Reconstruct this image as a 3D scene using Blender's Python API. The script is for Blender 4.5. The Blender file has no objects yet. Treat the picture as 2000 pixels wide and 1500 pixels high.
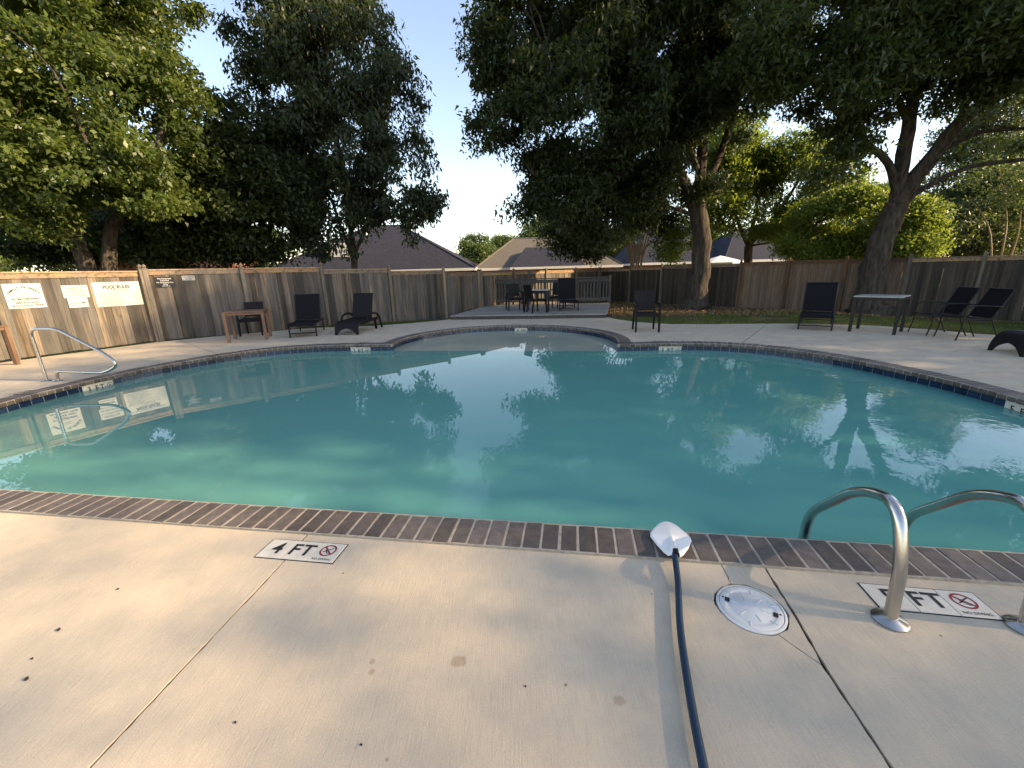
import bpy, bmesh, math, random
import numpy as np
from mathutils import Vector, Matrix
from mathutils.geometry import delaunay_2d_cdt

random.seed(7)
R = math.radians
scene = bpy.context.scene
C = scene.collection

# ------------------------------------------------------------------ camera, sky, sun, exposure
CAM_H, CAM_P, CAM_R, CAM_F = 1.468, R(15.26), R(-1.538), 801.66      # height, pitch down, roll, focal length (px at 2000 wide)
cam_d = bpy.data.cameras.new('camera')
cam = bpy.data.objects.new('camera', cam_d); C.objects.link(cam)
cam_d.sensor_width = 36.0
cam_d.lens = CAM_F / 2000 * 36.0
cam_d.clip_start, cam_d.clip_end = 0.05, 2000
cam.matrix_world = Matrix.Translation((0, 0, CAM_H)) @ Matrix.Rotation(math.pi / 2 - CAM_P, 4, 'X') @ Matrix.Rotation(CAM_R, 4, 'Z')
scene.camera = cam

SUN_AZ, SUN_EL = R(100), R(25)
w = bpy.data.worlds.new('World'); scene.world = w; w.use_nodes = True
wn = w.node_tree; bgn = wn.nodes['Background']
sky = wn.nodes.new('ShaderNodeTexSky'); sky.sky_type = 'NISHITA'; sky.sun_disc = False
sky.sun_elevation, sky.sun_rotation = SUN_EL, SUN_AZ
sky.air_density, sky.dust_density, sky.ozone_density = 1.0, .5, 2.0
wn.links.new(sky.outputs[0], bgn.inputs[0]); bgn.inputs[1].default_value = 0.12
sd = bpy.data.lights.new('sun', 'SUN'); sd.energy = 3.2; sd.angle = R(0.53); sd.color = (1.0, 0.87, 0.62)
sun = bpy.data.objects.new('sun', sd); C.objects.link(sun)
sv = Vector((math.sin(SUN_AZ) * math.cos(SUN_EL), math.cos(SUN_AZ) * math.cos(SUN_EL), math.sin(SUN_EL)))
sun.rotation_euler = sv.to_track_quat('Z', 'Y').to_euler()
sun.location = sv * 60
vs = scene.view_settings
vs.view_transform = 'Standard'; vs.look = 'None'; vs.gamma = 1.0
vs.exposure = 1.8
vs.use_white_balance = True; vs.white_balance_temperature = 8100; vs.white_balance_tint = 17
scene.render.engine = 'CYCLES'
cy = scene.cycles
cy.use_denoising = True
cy.max_bounces, cy.diffuse_bounces, cy.glossy_bounces, cy.transmission_bounces, cy.transparent_max_bounces = 7, 3, 3, 4, 8
cy.caustics_reflective = cy.caustics_refractive = False

# ------------------------------------------------------------------ placing helpers
def ray(px, py):
    u, d = px - 1000.0, py - 750.0
    c, s = math.cos(CAM_R), math.sin(CAM_R)
    u, d = c * u + s * d, -s * u + c * d
    return u, CAM_F * math.cos(CAM_P) - d * math.sin(CAM_P), -(CAM_F * math.sin(CAM_P) + d * math.cos(CAM_P))
def at(px, py, Y):                       # point Y metres out, seen at a pixel of the photograph
    x, y, z = ray(px, py); t = Y / y
    return Vector((x * t, Y, CAM_H + z * t))
def in_frame(p, m=30):
    x, y, z = p[0], p[1], p[2] - CAM_H
    fw = y * math.cos(CAM_P) - z * math.sin(CAM_P)
    if fw < .05: return False
    u, d = CAM_F * x / fw, CAM_F * (-z * math.cos(CAM_P) - y * math.sin(CAM_P)) / fw
    c, s = math.cos(CAM_R), math.sin(CAM_R)
    X, Y = 1000 + c * u - s * d, 750 + s * u + c * d
    return -m < X < 2000 + m and -m < Y < 1500 + m
def smooth(a, b, x):
    t = min(1, max(0, (x - a) / (b - a))); return t * t * (3 - 2 * t)
def ground_z(x, y):
    return -.055 - .27 * max(smooth(12.2, 18, y), smooth(9.8, 13.5, x + max(0, y - 12) * .3))

# ------------------------------------------------------------------ materials
def nd(nt, typ, **kw):
    n = nt.nodes.new(typ)
    for k, v in kw.items():
        if k in n.inputs.keys() if isinstance(k, str) else False: n.inputs[k].default_value = v
        else: setattr(n, k, v)
    return n
def newmat(name):
    m = bpy.data.materials.new(name); m.use_nodes = True
    nt = m.node_tree
    return m, nt, nt.nodes['Principled BSDF'], nt.links.new
def c4(c): return (c[0], c[1], c[2], 1)
def mixc(nt, fac, a, b, mode='MIX'):
    n = nt.nodes.new('ShaderNodeMix'); n.data_type = 'RGBA'; n.blend_type = mode
    for s, v in ((0, fac), (6, a), (7, b)):
        if isinstance(v, bpy.types.NodeSocket): nt.links.new(v, n.inputs[s])
        else: n.inputs[s].default_value = v if s == 0 else c4(v)
    return n.outputs[2]
def ramp(nt, src, p0, p1, a=(0, 0, 0), b=(1, 1, 1)):
    n = nt.nodes.new('ShaderNodeValToRGB')
    n.color_ramp.elements[0].position, n.color_ramp.elements[1].position = p0, p1
    n.color_ramp.elements[0].color, n.color_ramp.elements[1].color = c4(a), c4(b)
    nt.links.new(src, n.inputs[0]); return n.outputs[0]
def mth(nt, op, a, b=0.0):
    n = nt.nodes.new('ShaderNodeMath'); n.operation = op
    for i, v in enumerate((a, b)):
        if isinstance(v, bpy.types.NodeSocket): nt.links.new(v, n.inputs[i])
        else: n.inputs[i].default_value = v
    return n.outputs[0]
def coords(nt, scale=(1, 1, 1), shift=True, world=False):
    if world: out = nt.nodes.new('ShaderNodeNewGeometry').outputs['Position']
    else: out = nt.nodes.new('ShaderNodeTexCoord').outputs['Object']
    mp = nt.nodes.new('ShaderNodeMapping'); mp.inputs['Scale'].default_value = scale
    nt.links.new(out, mp.inputs[0])
    if shift and not world:
        oi = nt.nodes.new('ShaderNodeObjectInfo')
        v = nt.nodes.new('ShaderNodeCombineXYZ')
        for i, k in enumerate((37.0, 71.0, 53.0)):
            nt.links.new(mth(nt, 'MULTIPLY', oi.outputs['Random'], k), v.inputs[i])
        nt.links.new(v.outputs[0], mp.inputs['Location'])
    return mp.outputs[0]
def noise(nt, vec, scale, detail=4, rough=.55):
    n = nt.nodes.new('ShaderNodeTexNoise')
    n.inputs['Scale'].default_value, n.inputs['Detail'].default_value, n.inputs['Roughness'].default_value = scale, detail, rough
    nt.links.new(vec, n.inputs['Vector']); return n.outputs['Fac']
def bump(nt, h, strength, dist=.01, normal=None):
    b = nt.nodes.new('ShaderNodeBump'); b.inputs['Strength'].default_value, b.inputs['Distance'].default_value = strength, dist
    nt.links.new(h, b.inputs['Height'])
    if normal is not None: nt.links.new(normal, b.inputs['Normal'])
    return b.outputs[0]
def noisy(name, c1, c2, scale=8, stretch=(1, 1, 1), rough=.7, spec=.3, bmp=.2, bdist=.004, rnd=0.0, metallic=0.0, world=False, lo=.3, hi=.7, fine=0):
    m, nt, b, L = newmat(name)
    v = coords(nt, stretch, world=world)
    n1 = noise(nt, v, scale, 6)
    col = mixc(nt, ramp(nt, n1, lo, hi), c1, c2)
    if rnd:
        oi = nt.nodes.new('ShaderNodeObjectInfo')
        k = mth(nt, 'ADD', mth(nt, 'MULTIPLY', oi.outputs['Random'], 2 * rnd), 1 - rnd)
        cc = nt.nodes.new('ShaderNodeCombineColor')
        for i in range(3): L(k, cc.inputs[i])
        col = mixc(nt, 1.0, col, cc.outputs[0], 'MULTIPLY')
    L(col, b.inputs['Base Color'])
    b.inputs['Roughness'].default_value = rough; b.inputs['Specular IOR Level'].default_value = spec; b.inputs['Metallic'].default_value = metallic
    if bmp:
        h = n1
        if fine: h = mth(nt, 'ADD', n1, mth(nt, 'MULTIPLY', noise(nt, v, fine, 3), .5))
        L(bump(nt, h, bmp, bdist), b.inputs['Normal'])
    return m
M = {}
def make_wood(name, grey, tan, k_tan, rnd=.22, dark=(.05, .042, .036), vertical=True):
    m, nt, b, L = newmat(name)
    st = (1, 1, .07) if vertical else (.07, 1, 1)
    v = coords(nt, st)
    g = noise(nt, v, 60, 6, .65); streak = noise(nt, v, 14, 4)
    vb = coords(nt, (1, 1, .5) if vertical else (.5, 1, 1))
    blotch = noise(nt, vb, 1.7, 4)
    oi = nt.nodes.new('ShaderNodeObjectInfo')
    f = ramp(nt, mth(nt, 'ADD', blotch, mth(nt, 'MULTIPLY', oi.outputs['Random'], .35)), .62 - k_tan, .86 - k_tan)
    col = mixc(nt, f, grey, tan)
    col = mixc(nt, ramp(nt, streak, .5, .72), col, dark)
    col = mixc(nt, mth(nt, 'MULTIPLY', ramp(nt, g, .38, .64), .75), col, tuple(x * .55 for x in grey))
    kn = nt.nodes.new('ShaderNodeTexVoronoi'); kn.inputs['Scale'].default_value = 4.2
    L(coords(nt, (1, 1, .75) if vertical else (.75, 1, 1)), kn.inputs['Vector'])
    col = mixc(nt, mth(nt, 'MULTIPLY', ramp(nt, kn.outputs['Distance'], .05, .1, (1, 1, 1), (0, 0, 0)), .7), col, dark)
    k = mth(nt, 'ADD', mth(nt, 'MULTIPLY', mth(nt, 'FRACT', mth(nt, 'MULTIPLY', oi.outputs['Random'], 17.3)), 2 * rnd), 1 - rnd)
    cc = nt.nodes.new('ShaderNodeCombineColor')
    for i in range(3): L(k, cc.inputs[i])
    col = mixc(nt, 1.0, col, cc.outputs[0], 'MULTIPLY')
    L(col, b.inputs['Base Color']); b.inputs['Roughness'].default_value = .85; b.inputs['Specular IOR Level'].default_value = .15
    L(bump(nt, g, .5, .004), b.inputs['Normal'])
    return m
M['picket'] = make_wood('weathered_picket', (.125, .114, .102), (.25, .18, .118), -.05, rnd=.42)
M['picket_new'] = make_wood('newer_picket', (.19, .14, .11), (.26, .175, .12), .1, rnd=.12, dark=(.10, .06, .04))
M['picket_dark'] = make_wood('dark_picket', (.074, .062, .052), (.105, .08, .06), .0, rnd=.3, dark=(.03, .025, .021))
M['board'] = make_wood('trim_board', (.26, .22, .18), (.45, .27, .14), .12, vertical=False)
M['board_red'] = make_wood('reddish_board', (.16, .105, .075), (.20, .10, .06), .1, vertical=False)
M['post'] = make_wood('fence_post', (.22, .19, .155), (.32, .23, .15), .0)
M['post_red'] = make_wood('reddish_post', (.17, .105, .07), (.22, .11, .06), .1)
M['plank'] = make_wood('deck_plank', (.33, .31, .28), (.36, .32, .27), .0, rnd=.15, dark=(.16, .15, .14), vertical=False)
M['rail'] = make_wood('railing_wood', (.10, .095, .09), (.13, .115, .10), .0, rnd=.15)

def concrete():
    m, nt, b, L = newmat('broom_concrete')
    v = coords(nt, (1, 1, 1), world=True)
    big, med, fine = noise(nt, v, .55, 4), noise(nt, v, 3.2, 6, .65), noise(nt, v, 160, 3)
    vb = coords(nt, (1, .045, 1), world=True)
    broom = noise(nt, vb, 190, 4, .7)
    col = mixc(nt, ramp(nt, big, .32, .68), (.55, .445, .325), (.64, .53, .395))
    col = mixc(nt, mth(nt, 'MULTIPLY', ramp(nt, med, .44, .64), .62), col, (.42, .37, .30))
    col = mixc(nt, mth(nt, 'MULTIPLY', ramp(nt, noise(nt, v, 1.3, 5, .6), .55, .75), .35), col, (.57, .49, .36))
    col = mixc(nt, mth(nt, 'MULTIPLY', ramp(nt, fine, .35, .7), .22), col, (.30, .25, .19))
    col = mixc(nt, mth(nt, 'MULTIPLY', ramp(nt, broom, .46, .68), .42), col, (.39, .325, .245))
    vo = nt.nodes.new('ShaderNodeTexVoronoi'); vo.inputs['Scale'].default_value = 8.0
    L(v, vo.inputs['Vector'])
    speck = mth(nt, 'MULTIPLY', ramp(nt, vo.outputs['Distance'], .035, .06, (1, 1, 1), (0, 0, 0)), ramp(nt, noise(nt, v, 1.4, 3), .46, .56))
    col = mixc(nt, mth(nt, 'MULTIPLY', speck, .8), col, (.10, .075, .055))
    # brown drip stains on the slab
    for cx, cy_, r in ((-.24, 1.27, .030), (-.222, 1.285, .012), (-.58, 1.28, .014), (-.57, 1.235, .013), (.35, 1.1, .02)):
        vm = nt.nodes.new('ShaderNodeVectorMath'); vm.operation = 'DISTANCE'
        L(v, vm.inputs[0]); vm.inputs[1].default_value = (cx, cy_, 0)
        dd = mth(nt, 'ADD', vm.outputs['Value'], mth(nt, 'MULTIPLY', mth(nt, 'SUBTRACT', noise(nt, v, 26, 3), .5), r * 1.6))
        col = mixc(nt, mth(nt, 'MULTIPLY', ramp(nt, dd, r * .8, r * 1.05, (1, 1, 1), (0, 0, 0)), .55), col, (.32, .225, .14))
    L(col, b.inputs['Base Color']); b.inputs['Roughness'].default_value = .82; b.inputs['Specular IOR Level'].default_value = .25
    h = mth(nt, 'ADD', mth(nt, 'ADD', mth(nt, 'MULTIPLY', fine, .5), mth(nt, 'MULTIPLY', broom, .7)), mth(nt, 'MULTIPLY', med, 1.6))
    L(bump(nt, h, .75, .0035), b.inputs['Normal'])
    return m
M['concrete'] = concrete()
M['brick'] = noisy('coping_brick', (.088, .070, .061), (.138, .113, .098), 22, rough=.6, spec=.35, bmp=.5, rnd=.36, fine=90)
M['mortar'] = noisy('mortar', (.42, .37, .295), (.27, .235, .19), 30, rough=.9, bmp=.3, world=True)
M['tile'] = noisy('blue_tile', (.008, .019, .052), (.015, .033, .075), 10, rough=.12, spec=.6, bmp=.08, rnd=.3)
M['grout'] = noisy('grout', (.42, .45, .47), (.3, .33, .35), 30, rough=.9, world=True)
M['plaster'] = noisy('pool_plaster', (.62, .72, .68), (.55, .66, .63), 3, rough=.8, world=True)
M['soil'] = noisy('ground_soil', (.075, .085, .03), (.15, .105, .062), 1.6, rough=.95, spec=.1, bmp=.6, bdist=.03, world=True, lo=.42, hi=.6, fine=40)
M['white'] = noisy('white_plastic', (.84, .83, .80), (.78, .77, .74), 9, rough=.35, spec=.45, bmp=.05)
M['lid'] = noisy('lid_plastic', (.66, .66, .63), (.55, .55, .52), 14, rough=.5, bmp=.12)
M['sign'] = noisy('sign_panel', (.46, .46, .44), (.40, .40, .38), 4, rough=.4, bmp=.0)
M['sign_black'] = noisy('sign_black', (.02, .02, .022), (.03, .03, .03), 5, rough=.5, bmp=0)
M['ink'] = noisy('black_ink', (.012, .012, .013), (.03, .03, .03), 30, rough=.6, bmp=0)
M['ink_grey'] = noisy('grey_ink', (.10, .10, .10), (.2, .2, .2), 30, rough=.6, bmp=0)
M['ink_blue'] = noisy('blue_ink', (.12, .18, .34), (.16, .22, .38), 30, rough=.6, bmp=0)
M['ink_white'] = noisy('white_ink', (.8, .8, .78), (.7, .7, .7), 30, rough=.6, bmp=0)
M['ink_red'] = noisy('red_ink', (.22, .015, .018), (.28, .03, .03), 30, rough=.5, bmp=0)
M['marker'] = noisy('marker_tile', (.68, .64, .55), (.56, .52, .44), 12, rough=.35, bmp=.06)
M['steel'] = noisy('stainless_steel', (.50, .47, .43), (.62, .60, .57), 3, stretch=(1, 1, 1), rough=.22, bmp=.05, metallic=1.0, fine=80)
M['pole_blue'] = noisy('blue_pole', (.004, .022, .046), (.006, .030, .06), 12, rough=.35, spec=.5, bmp=.05)
M['sling'] = noisy('black_sling', (.0065, .0055, .0075), (.010, .0085, .011), 120, rough=.75, spec=.15, bmp=.25, bdist=.002)
M['resin'] = noisy('dark_resin', (.0085, .0065, .0075), (.013, .010, .011), 60, rough=.6, spec=.2, bmp=.2, bdist=.002)
M['black_metal'] = noisy('black_metal', (.008, .007, .0075), (.012, .010, .010), 20, rough=.45, spec=.3, bmp=.05)
M['brown_metal'] = noisy('brown_frame', (.13, .075, .05), (.19, .115, .075), 7, stretch=(1, 1, .3), rough=.55, spec=.3, bmp=.15)
M['table_top'] = noisy('pale_table_top', (.40, .39, .37), (.32, .31, .30), 8, rough=.25, bmp=.05)
M['bark'] = noisy('oak_bark', (.032, .026, .022), (.115, .094, .076), 11, stretch=(1, 1, .22), rough=.95, spec=.1, bmp=1.0, bdist=.06, world=False, fine=40)
M['bark_pale'] = noisy('myrtle_bark', (.26, .18, .12), (.40, .31, .22), 7, stretch=(1, 1, .15), rough=.8, spec=.2, bmp=.2)
M['brickwall'] = noisy('red_brick_wall', (.28, .11, .07), (.36, .17, .11), 14, rough=.9, bmp=.3, world=True)
M['trim'] = noisy('white_trim', (.75, .74, .70), (.66, .65, .62), 5, rough=.5, bmp=.05)
M['glass'] = noisy('window_glass', (.03, .035, .045), (.05, .055, .06), 3, rough=.08, spec=.7, bmp=0)
M['canvas'] = noisy('white_canvas', (.74, .76, .82), (.68, .70, .76), 5, rough=.8, bmp=.1)
M['litter'] = noisy('dead_leaf', (.20, .11, .05), (.32, .20, .10), 9, rough=.9, bmp=.1, world=True)
M['dark_gap'] = noisy('dark_gap', (.02, .018, .015), (.035, .03, .025), 30, rough=.95, bmp=.2, world=True)

def shingles(name, c1, c2):
    m, nt, b, L = newmat(name)
    br = nt.nodes.new('ShaderNodeTexBrick')
    L(coords(nt, (1, 1, 1), shift=False), br.inputs['Vector'])
    br.inputs['Scale'].default_value = 3.2; br.inputs['Color1'].default_value, br.inputs['Color2'].default_value = c4(c1), c4(c2)
    br.inputs['Mortar'].default_value = c4(tuple(x * .6 for x in c1)); br.inputs['Mortar Size'].default_value = .02
    br.inputs['Row Height'].default_value = .28; br.inputs['Brick Width'].default_value = .6
    v = coords(nt, (1, 1, 1), world=True)
    col = mixc(nt, mth(nt, 'MULTIPLY', ramp(nt, noise(nt, v, 1.2, 5), .4, .7), .5), br.outputs[0], tuple(x * .7 for x in c2))
    L(col, b.inputs['Base Color']); b.inputs['Roughness'].default_value = .9; b.inputs['Specular IOR Level'].default_value = .15
    L(bump(nt, noise(nt, v, 30, 3), .4, .02), b.inputs['Normal'])
    return m
M['roof_dark'] = shingles('charcoal_shingle', (.026, .028, .040), (.040, .042, .056))
M['roof_brown'] = shingles('brown_shingle', (.12, .105, .085), (.155, .135, .11))

def leafmat(name, dark, mid, light, trans=.35, tcol=(.16, .24, .04), gloss=.45):
    m, nt, b, L = newmat(name)
    a = nt.nodes.new('ShaderNodeAttribute'); a.attribute_name = 'rnd'
    r = nt.nodes.new('ShaderNodeValToRGB')
    e = r.color_ramp.elements
    e[0].position, e[0].color = 0, c4(dark)
    e[1].position, e[1].color = 1, c4(light)
    x = e.new(.55); x.color = c4(mid)
    L(a.outputs['Fac'], r.inputs[0]); L(r.outputs[0], b.inputs['Base Color'])
    b.inputs['Roughness'].default_value = .45; b.inputs['Specular IOR Level'].default_value = gloss
    t = nt.nodes.new('ShaderNodeBsdfTranslucent'); t.inputs[0].default_value = c4(tcol)
    mx = nt.nodes.new('ShaderNodeMixShader'); mx.inputs[0].default_value = trans
    L(b.outputs[0], mx.inputs[1]); L(t.outputs[0], mx.inputs[2])
    L(mx.outputs[0], nt.nodes['Material Output'].inputs[0])
    return m
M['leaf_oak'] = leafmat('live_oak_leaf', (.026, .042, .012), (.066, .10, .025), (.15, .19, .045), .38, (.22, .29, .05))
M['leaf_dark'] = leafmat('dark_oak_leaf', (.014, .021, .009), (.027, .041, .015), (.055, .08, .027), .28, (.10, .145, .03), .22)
M['leaf_sidelit'] = leafmat('sidelit_oak_leaf', (.026, .04, .014), (.042, .064, .02), (.07, .098, .027), .4, (.17, .22, .04))
M['leaf_mid'] = leafmat('cherry_leaf', (.018, .027, .013), (.032, .046, .021), (.062, .082, .036), .25, (.10, .15, .03), .3)
M['leaf_bright'] = leafmat('bright_leaf', (.06, .10, .018), (.09, .145, .026), (.14, .19, .04), .45, (.28, .36, .05))
M['leaf_far'] = leafmat('far_leaf', (.05, .08, .024), (.075, .115, .032), (.11, .15, .045), .35, (.16, .22, .05))
M['leaf_cedar'] = leafmat('cedar_leaf', (.02, .034, .014), (.034, .056, .02), (.08, .11, .03), .3, (.16, .2, .03))
M['grass'] = leafmat('grass_blade', (.045, .075, .014), (.07, .11, .02), (.15, .15, .05), .4, (.18, .25, .03))

def watermat(name, c_a, c_b, cloud, tint):
    m, nt, b, L = newmat(name)
    nt.nodes.remove(b)
    pos = nt.nodes.new('ShaderNodeNewGeometry').outputs['Position']
    sx = nt.nodes.new('ShaderNodeSeparateXYZ'); L(pos, sx.inputs[0])
    deep = nt.nodes.new('ShaderNodeMapRange'); L(sx.outputs[0], deep.inputs[0])
    deep.inputs[1].default_value, deep.inputs[2].default_value = -6.0, 3.0
    v = coords(nt, (1, 1, 1), world=True)
    dn = mth(nt, 'ADD', deep.outputs[0], mth(nt, 'MULTIPLY', mth(nt, 'SUBTRACT', noise(nt, v, .5, 3), .5), .35))
    col = mixc(nt, dn, c_a, c_b)
    d = nt.nodes.new('ShaderNodeBsdfDiffuse'); L(col, d.inputs[0])
    t = nt.nodes.new('ShaderNodeBsdfTransparent'); t.inputs[0].default_value = c4(tint)
    body = nt.nodes.new('ShaderNodeMixShader'); body.inputs[0].default_value = cloud
    L(t.outputs[0], body.inputs[1]); L(d.outputs[0], body.inputs[2])
    # gentle ripples, livelier towards the deep end by the return jet
    rip = nt.nodes.new('ShaderNodeMapRange'); L(sx.outputs[0], rip.inputs[0])
    rip.inputs[1].default_value, rip.inputs[2].default_value, rip.inputs[3].default_value, rip.inputs[4].default_value = 01.5, 5.2, .006, 1.0
    h = mth(nt, 'ADD', mth(nt, 'MULTIPLY', noise(nt, v, 2.2, 3), 1.0), mth(nt, 'MULTIPLY', noise(nt, v, 11, 2), .2))
    h = mth(nt, 'MULTIPLY', h, rip.outputs[0])
    nrm = bump(nt, h, .14, .03)
    g = nt.nodes.new('ShaderNodeBsdfGlossy'); g.inputs['Roughness'].default_value = .0; L(nrm, g.inputs['Normal'])
    f = nt.nodes.new('ShaderNodeFresnel'); f.inputs[0].default_value = 1.42; L(nrm, f.inputs['Normal'])
    mx = nt.nodes.new('ShaderNodeMixShader'); L(f.outputs[0], mx.inputs[0]); L(body.outputs[0], mx.inputs[1]); L(g.outputs[0], mx.inputs[2])
    L(mx.outputs[0], nt.nodes['Material Output'].inputs[0])
    return m
M['water'] = watermat('cloudy_pool_water', (.18, .46, .38), (.11, .45, .40), .66, (.44, .84, .79))
M['water_shallow'] = watermat('shallow_pool_water', (.52, .56, .45), (.46, .53, .44), .72, (.72, .88, .84))

# ------------------------------------------------------------------ mesh helpers
class MB:
    def __init__(s): s.v, s.f = [], []
    def add(s, vs, fs):
        o = len(s.v); s.v += [tuple(x) for x in vs]; s.f += [tuple(i + o for i in f) for f in fs]; return s
    def box(s, a, b, mat=None):
        vs = [Vector((x, y, z)) for z in (a[2], b[2]) for y in (a[1], b[1]) for x in (a[0], b[0])]
        if mat is not None: vs = [mat @ q for q in vs]
        return s.add(vs, [(0, 2, 3, 1), (4, 5, 7, 6), (0, 1, 5, 4), (2, 6, 7, 3), (0, 4, 6, 2), (1, 3, 7, 5)])
    def bbox(s, a, b, bev=.006, mat=None):          # box with chamfered vertical and top edges
        x0, y0, z0 = a; x1, y1, z1 = b; c = min(bev, (x1 - x0) * .4, (y1 - y0) * .4, (z1 - z0) * .4)
        rings = []
        for z, i in ((z0, c), (z0 + c, 0), (z1 - c, 0), (z1, c)):
            rings.append([Vector(p) for p in ((x0 + i, y0 + i, z), (x1 - i, y0 + i, z), (x1 - i, y1 - i, z), (x0 + i, y1 - i, z))])
        vs = [q if mat is None else mat @ q for r in rings for q in r]
        fs = [(3, 2, 1, 0), (12, 13, 14, 15)]
        for k in range(3):
            for j in range(4):
                fs.append((k * 4 + j, k * 4 + (j + 1) % 4, k * 4 + 4 + (j + 1) % 4, k * 4 + 4 + j))
        return s.add(vs, fs)
    def bar(s, p, q, w, h):                          # square bar from p to q
        p, q = Vector(p), Vector(q); d = (q - p); l = d.length
        m = Matrix.Translation(p) @ d.to_track_quat('Z', 'Y').to_matrix().to_4x4()
        return s.bbox((-w / 2, -h / 2, 0), (w / 2, h / 2, l), .005, m)
    def tube(s, pts, rad, seg=8, caps=True, wob=0, rng=None, flat=1.0):
        pts = [Vector(p) for p in pts]
        if not isinstance(rad, (list, tuple)): rad = [rad] * len(pts)
        t = (pts[1] - pts[0]).normalized()
        n = t.orthogonal().normalized(); o = len(s.v)
        for i, p in enumerate(pts):
            a = pts[min(i + 1, len(pts) - 1)] - pts[max(i - 1, 0)]
            t2 = a.normalized() if a.length > 1e-6 else t
            n = (n - t2 * n.dot(t2)); n = n.normalized() if n.length > 1e-6 else t2.orthogonal().normalized()
            b = t2.cross(n); t = t2
            for k in range(seg):
                an = 2 * math.pi * k / seg; r = rad[i]
                if wob: r *= 1 + wob * math.sin(3 * an + i * .9) * .5 + wob * (rng.random() - .5)
                s.v.append(tuple(p + (n * math.cos(an) + b * math.sin(an) * flat) * r))
        for i in range(len(pts) - 1):
            for k in range(seg):
                a, b2 = o + i * seg + k, o + i * seg + (k + 1) % seg
                s.f.append((a, b2, b2 + seg, a + seg))
        if caps:
            s.f.append(tuple(o + k for k in reversed(range(seg)))); s.f.append(tuple(o + (len(pts) - 1) * seg + k for k in range(seg)))
        return s
    def lathe(s, prof, seg=24, mat=None):
        o = len(s.v)
        for r, z in prof:
            for k in range(seg):
                q = Vector((r * math.cos(2 * math.pi * k / seg), r * math.sin(2 * math.pi * k / seg), z))
                s.v.append(tuple(q if mat is None else mat @ q))
        for i in range(len(prof) - 1):
            for k in range(seg):
                a, b = o + i * seg + k, o + i * seg + (k + 1) % seg
                s.f.append((a, b, b + seg, a + seg))
        s.f.append(tuple(o + k for k in reversed(range(seg)))); s.f.append(tuple(o + (len(prof) - 1) * seg + k for k in range(seg)))
        return s
    def mesh(s, name, m, smooth=False):
        me = bpy.data.meshes.new(name); me.from_pydata(s.v, [], s.f); me.materials.append(m)
        if smooth:
            me.polygons.foreach_set('use_smooth', [True] * len(me.polygons))
            me.set_sharp_from_angle(angle=R(40))
        me.update(); return me
def link(name, me, parent=None, loc=None, rz=0.0, kind=None):
    o = bpy.data.objects.new(name, me); C.objects.link(o)
    if parent is not None: o.parent = parent
    if loc is not None: o.location = loc
    if rz: o.rotation_euler = (0, 0, rz)
    if kind: o['kind'] = kind
    return o
def obj(name, mb, m, parent=None, smooth=False, **kw): return link(name, mb.mesh(name, m, smooth), parent, **kw)
def tag(o, label, cat, group=None, kind=None):
    o['label'] = label; o['category'] = cat
    if group: o['group'] = group
    if kind: o['kind'] = kind
    return o
def thing(name, label, cat, loc=(0, 0, 0), rz=0.0, group=None, kind=None):
    o = link(name, None, None, loc, rz); o.empty_display_size = .1
    return tag(o, label, cat, group, kind)
def copy_tree(o, parent=None):
    c = o.copy(); C.objects.link(c); c.parent = parent
    for ch in list(o.children): copy_tree(ch, c)
    return c
def bez(pts, n=8):                                  # Catmull-Rom through points
    P = [Vector(p) for p in pts]; out = []
    for i in range(len(P) - 1):
        p0, p1, p2, p3 = P[max(i - 1, 0)], P[i], P[i + 1], P[min(i + 2, len(P) - 1)]
        for k in range(n):
            t = k / n
            out.append(.5 * ((2 * p1) + (p2 - p0) * t + (2 * p0 - 5 * p1 + 4 * p2 - p3) * t * t + (3 * p1 - p0 - 3 * p2 + p3) * t ** 3))
    out.append(P[-1]); return out
def inside(p, poly):
    x, y = p[0], p[1]; c = False; j = len(poly) - 1
    for i in range(len(poly)):
        xi, yi, xj, yj = poly[i][0], poly[i][1], poly[j][0], poly[j][1]
        if (yi > y) != (yj > y) and x < (xj - xi) * (y - yi) / (yj - yi) + xi: c = not c
        j = i
    return c
def sheet(loops, keep, extra=()):
    """triangulated flat area bounded by closed loops; keep(x, y) says which triangles stay"""
    vs, es = [], []
    for lp in loops:
        o = len(vs); vs += [Vector((p[0], p[1])) for p in lp]
        es += [(o + i, o + (i + 1) % len(lp)) for i in range(len(lp))]
    vs += [Vector((p[0], p[1])) for p in extra]
    r = delaunay_2d_cdt(vs, es, [], 0, 1e-5)
    pv = r[0]; fs = []
    for f in r[2]:
        cx = sum(pv[i][0] for i in f) / len(f); cy_ = sum(pv[i][1] for i in f) / len(f)
        if keep(cx, cy_): fs.append(tuple(f))
    return pv, fs
_tc = {}
def text_geo(body, size=1.0, bold=0.0):
    """flat letters centred on the origin in XY, 'size' = capital height"""
    k = (body, bold)
    if k not in _tc:
        cu = bpy.data.curves.new('t', 'FONT'); cu.body = body; cu.size = 1; cu.offset = bold; cu.resolution_u = 2
        cu.align_x = 'CENTER'
        o = bpy.data.objects.new('t', cu); C.objects.link(o)
        dg = bpy.context.evaluated_depsgraph_get(); dg.update()
        me = o.evaluated_get(dg).to_mesh()
        v = [tuple(q.co) for q in me.vertices]; f = [tuple(p.vertices) for p in me.polygons]
        o.evaluated_get(dg).to_mesh_clear(); bpy.data.objects.remove(o); bpy.data.curves.remove(cu)
        _tc[k] = (v, f)
    v, f = _tc[k]
    s = size / .69
    return [Vector((a * s, (b - .345) * s, 0)) for a, b, c in v], f
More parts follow.
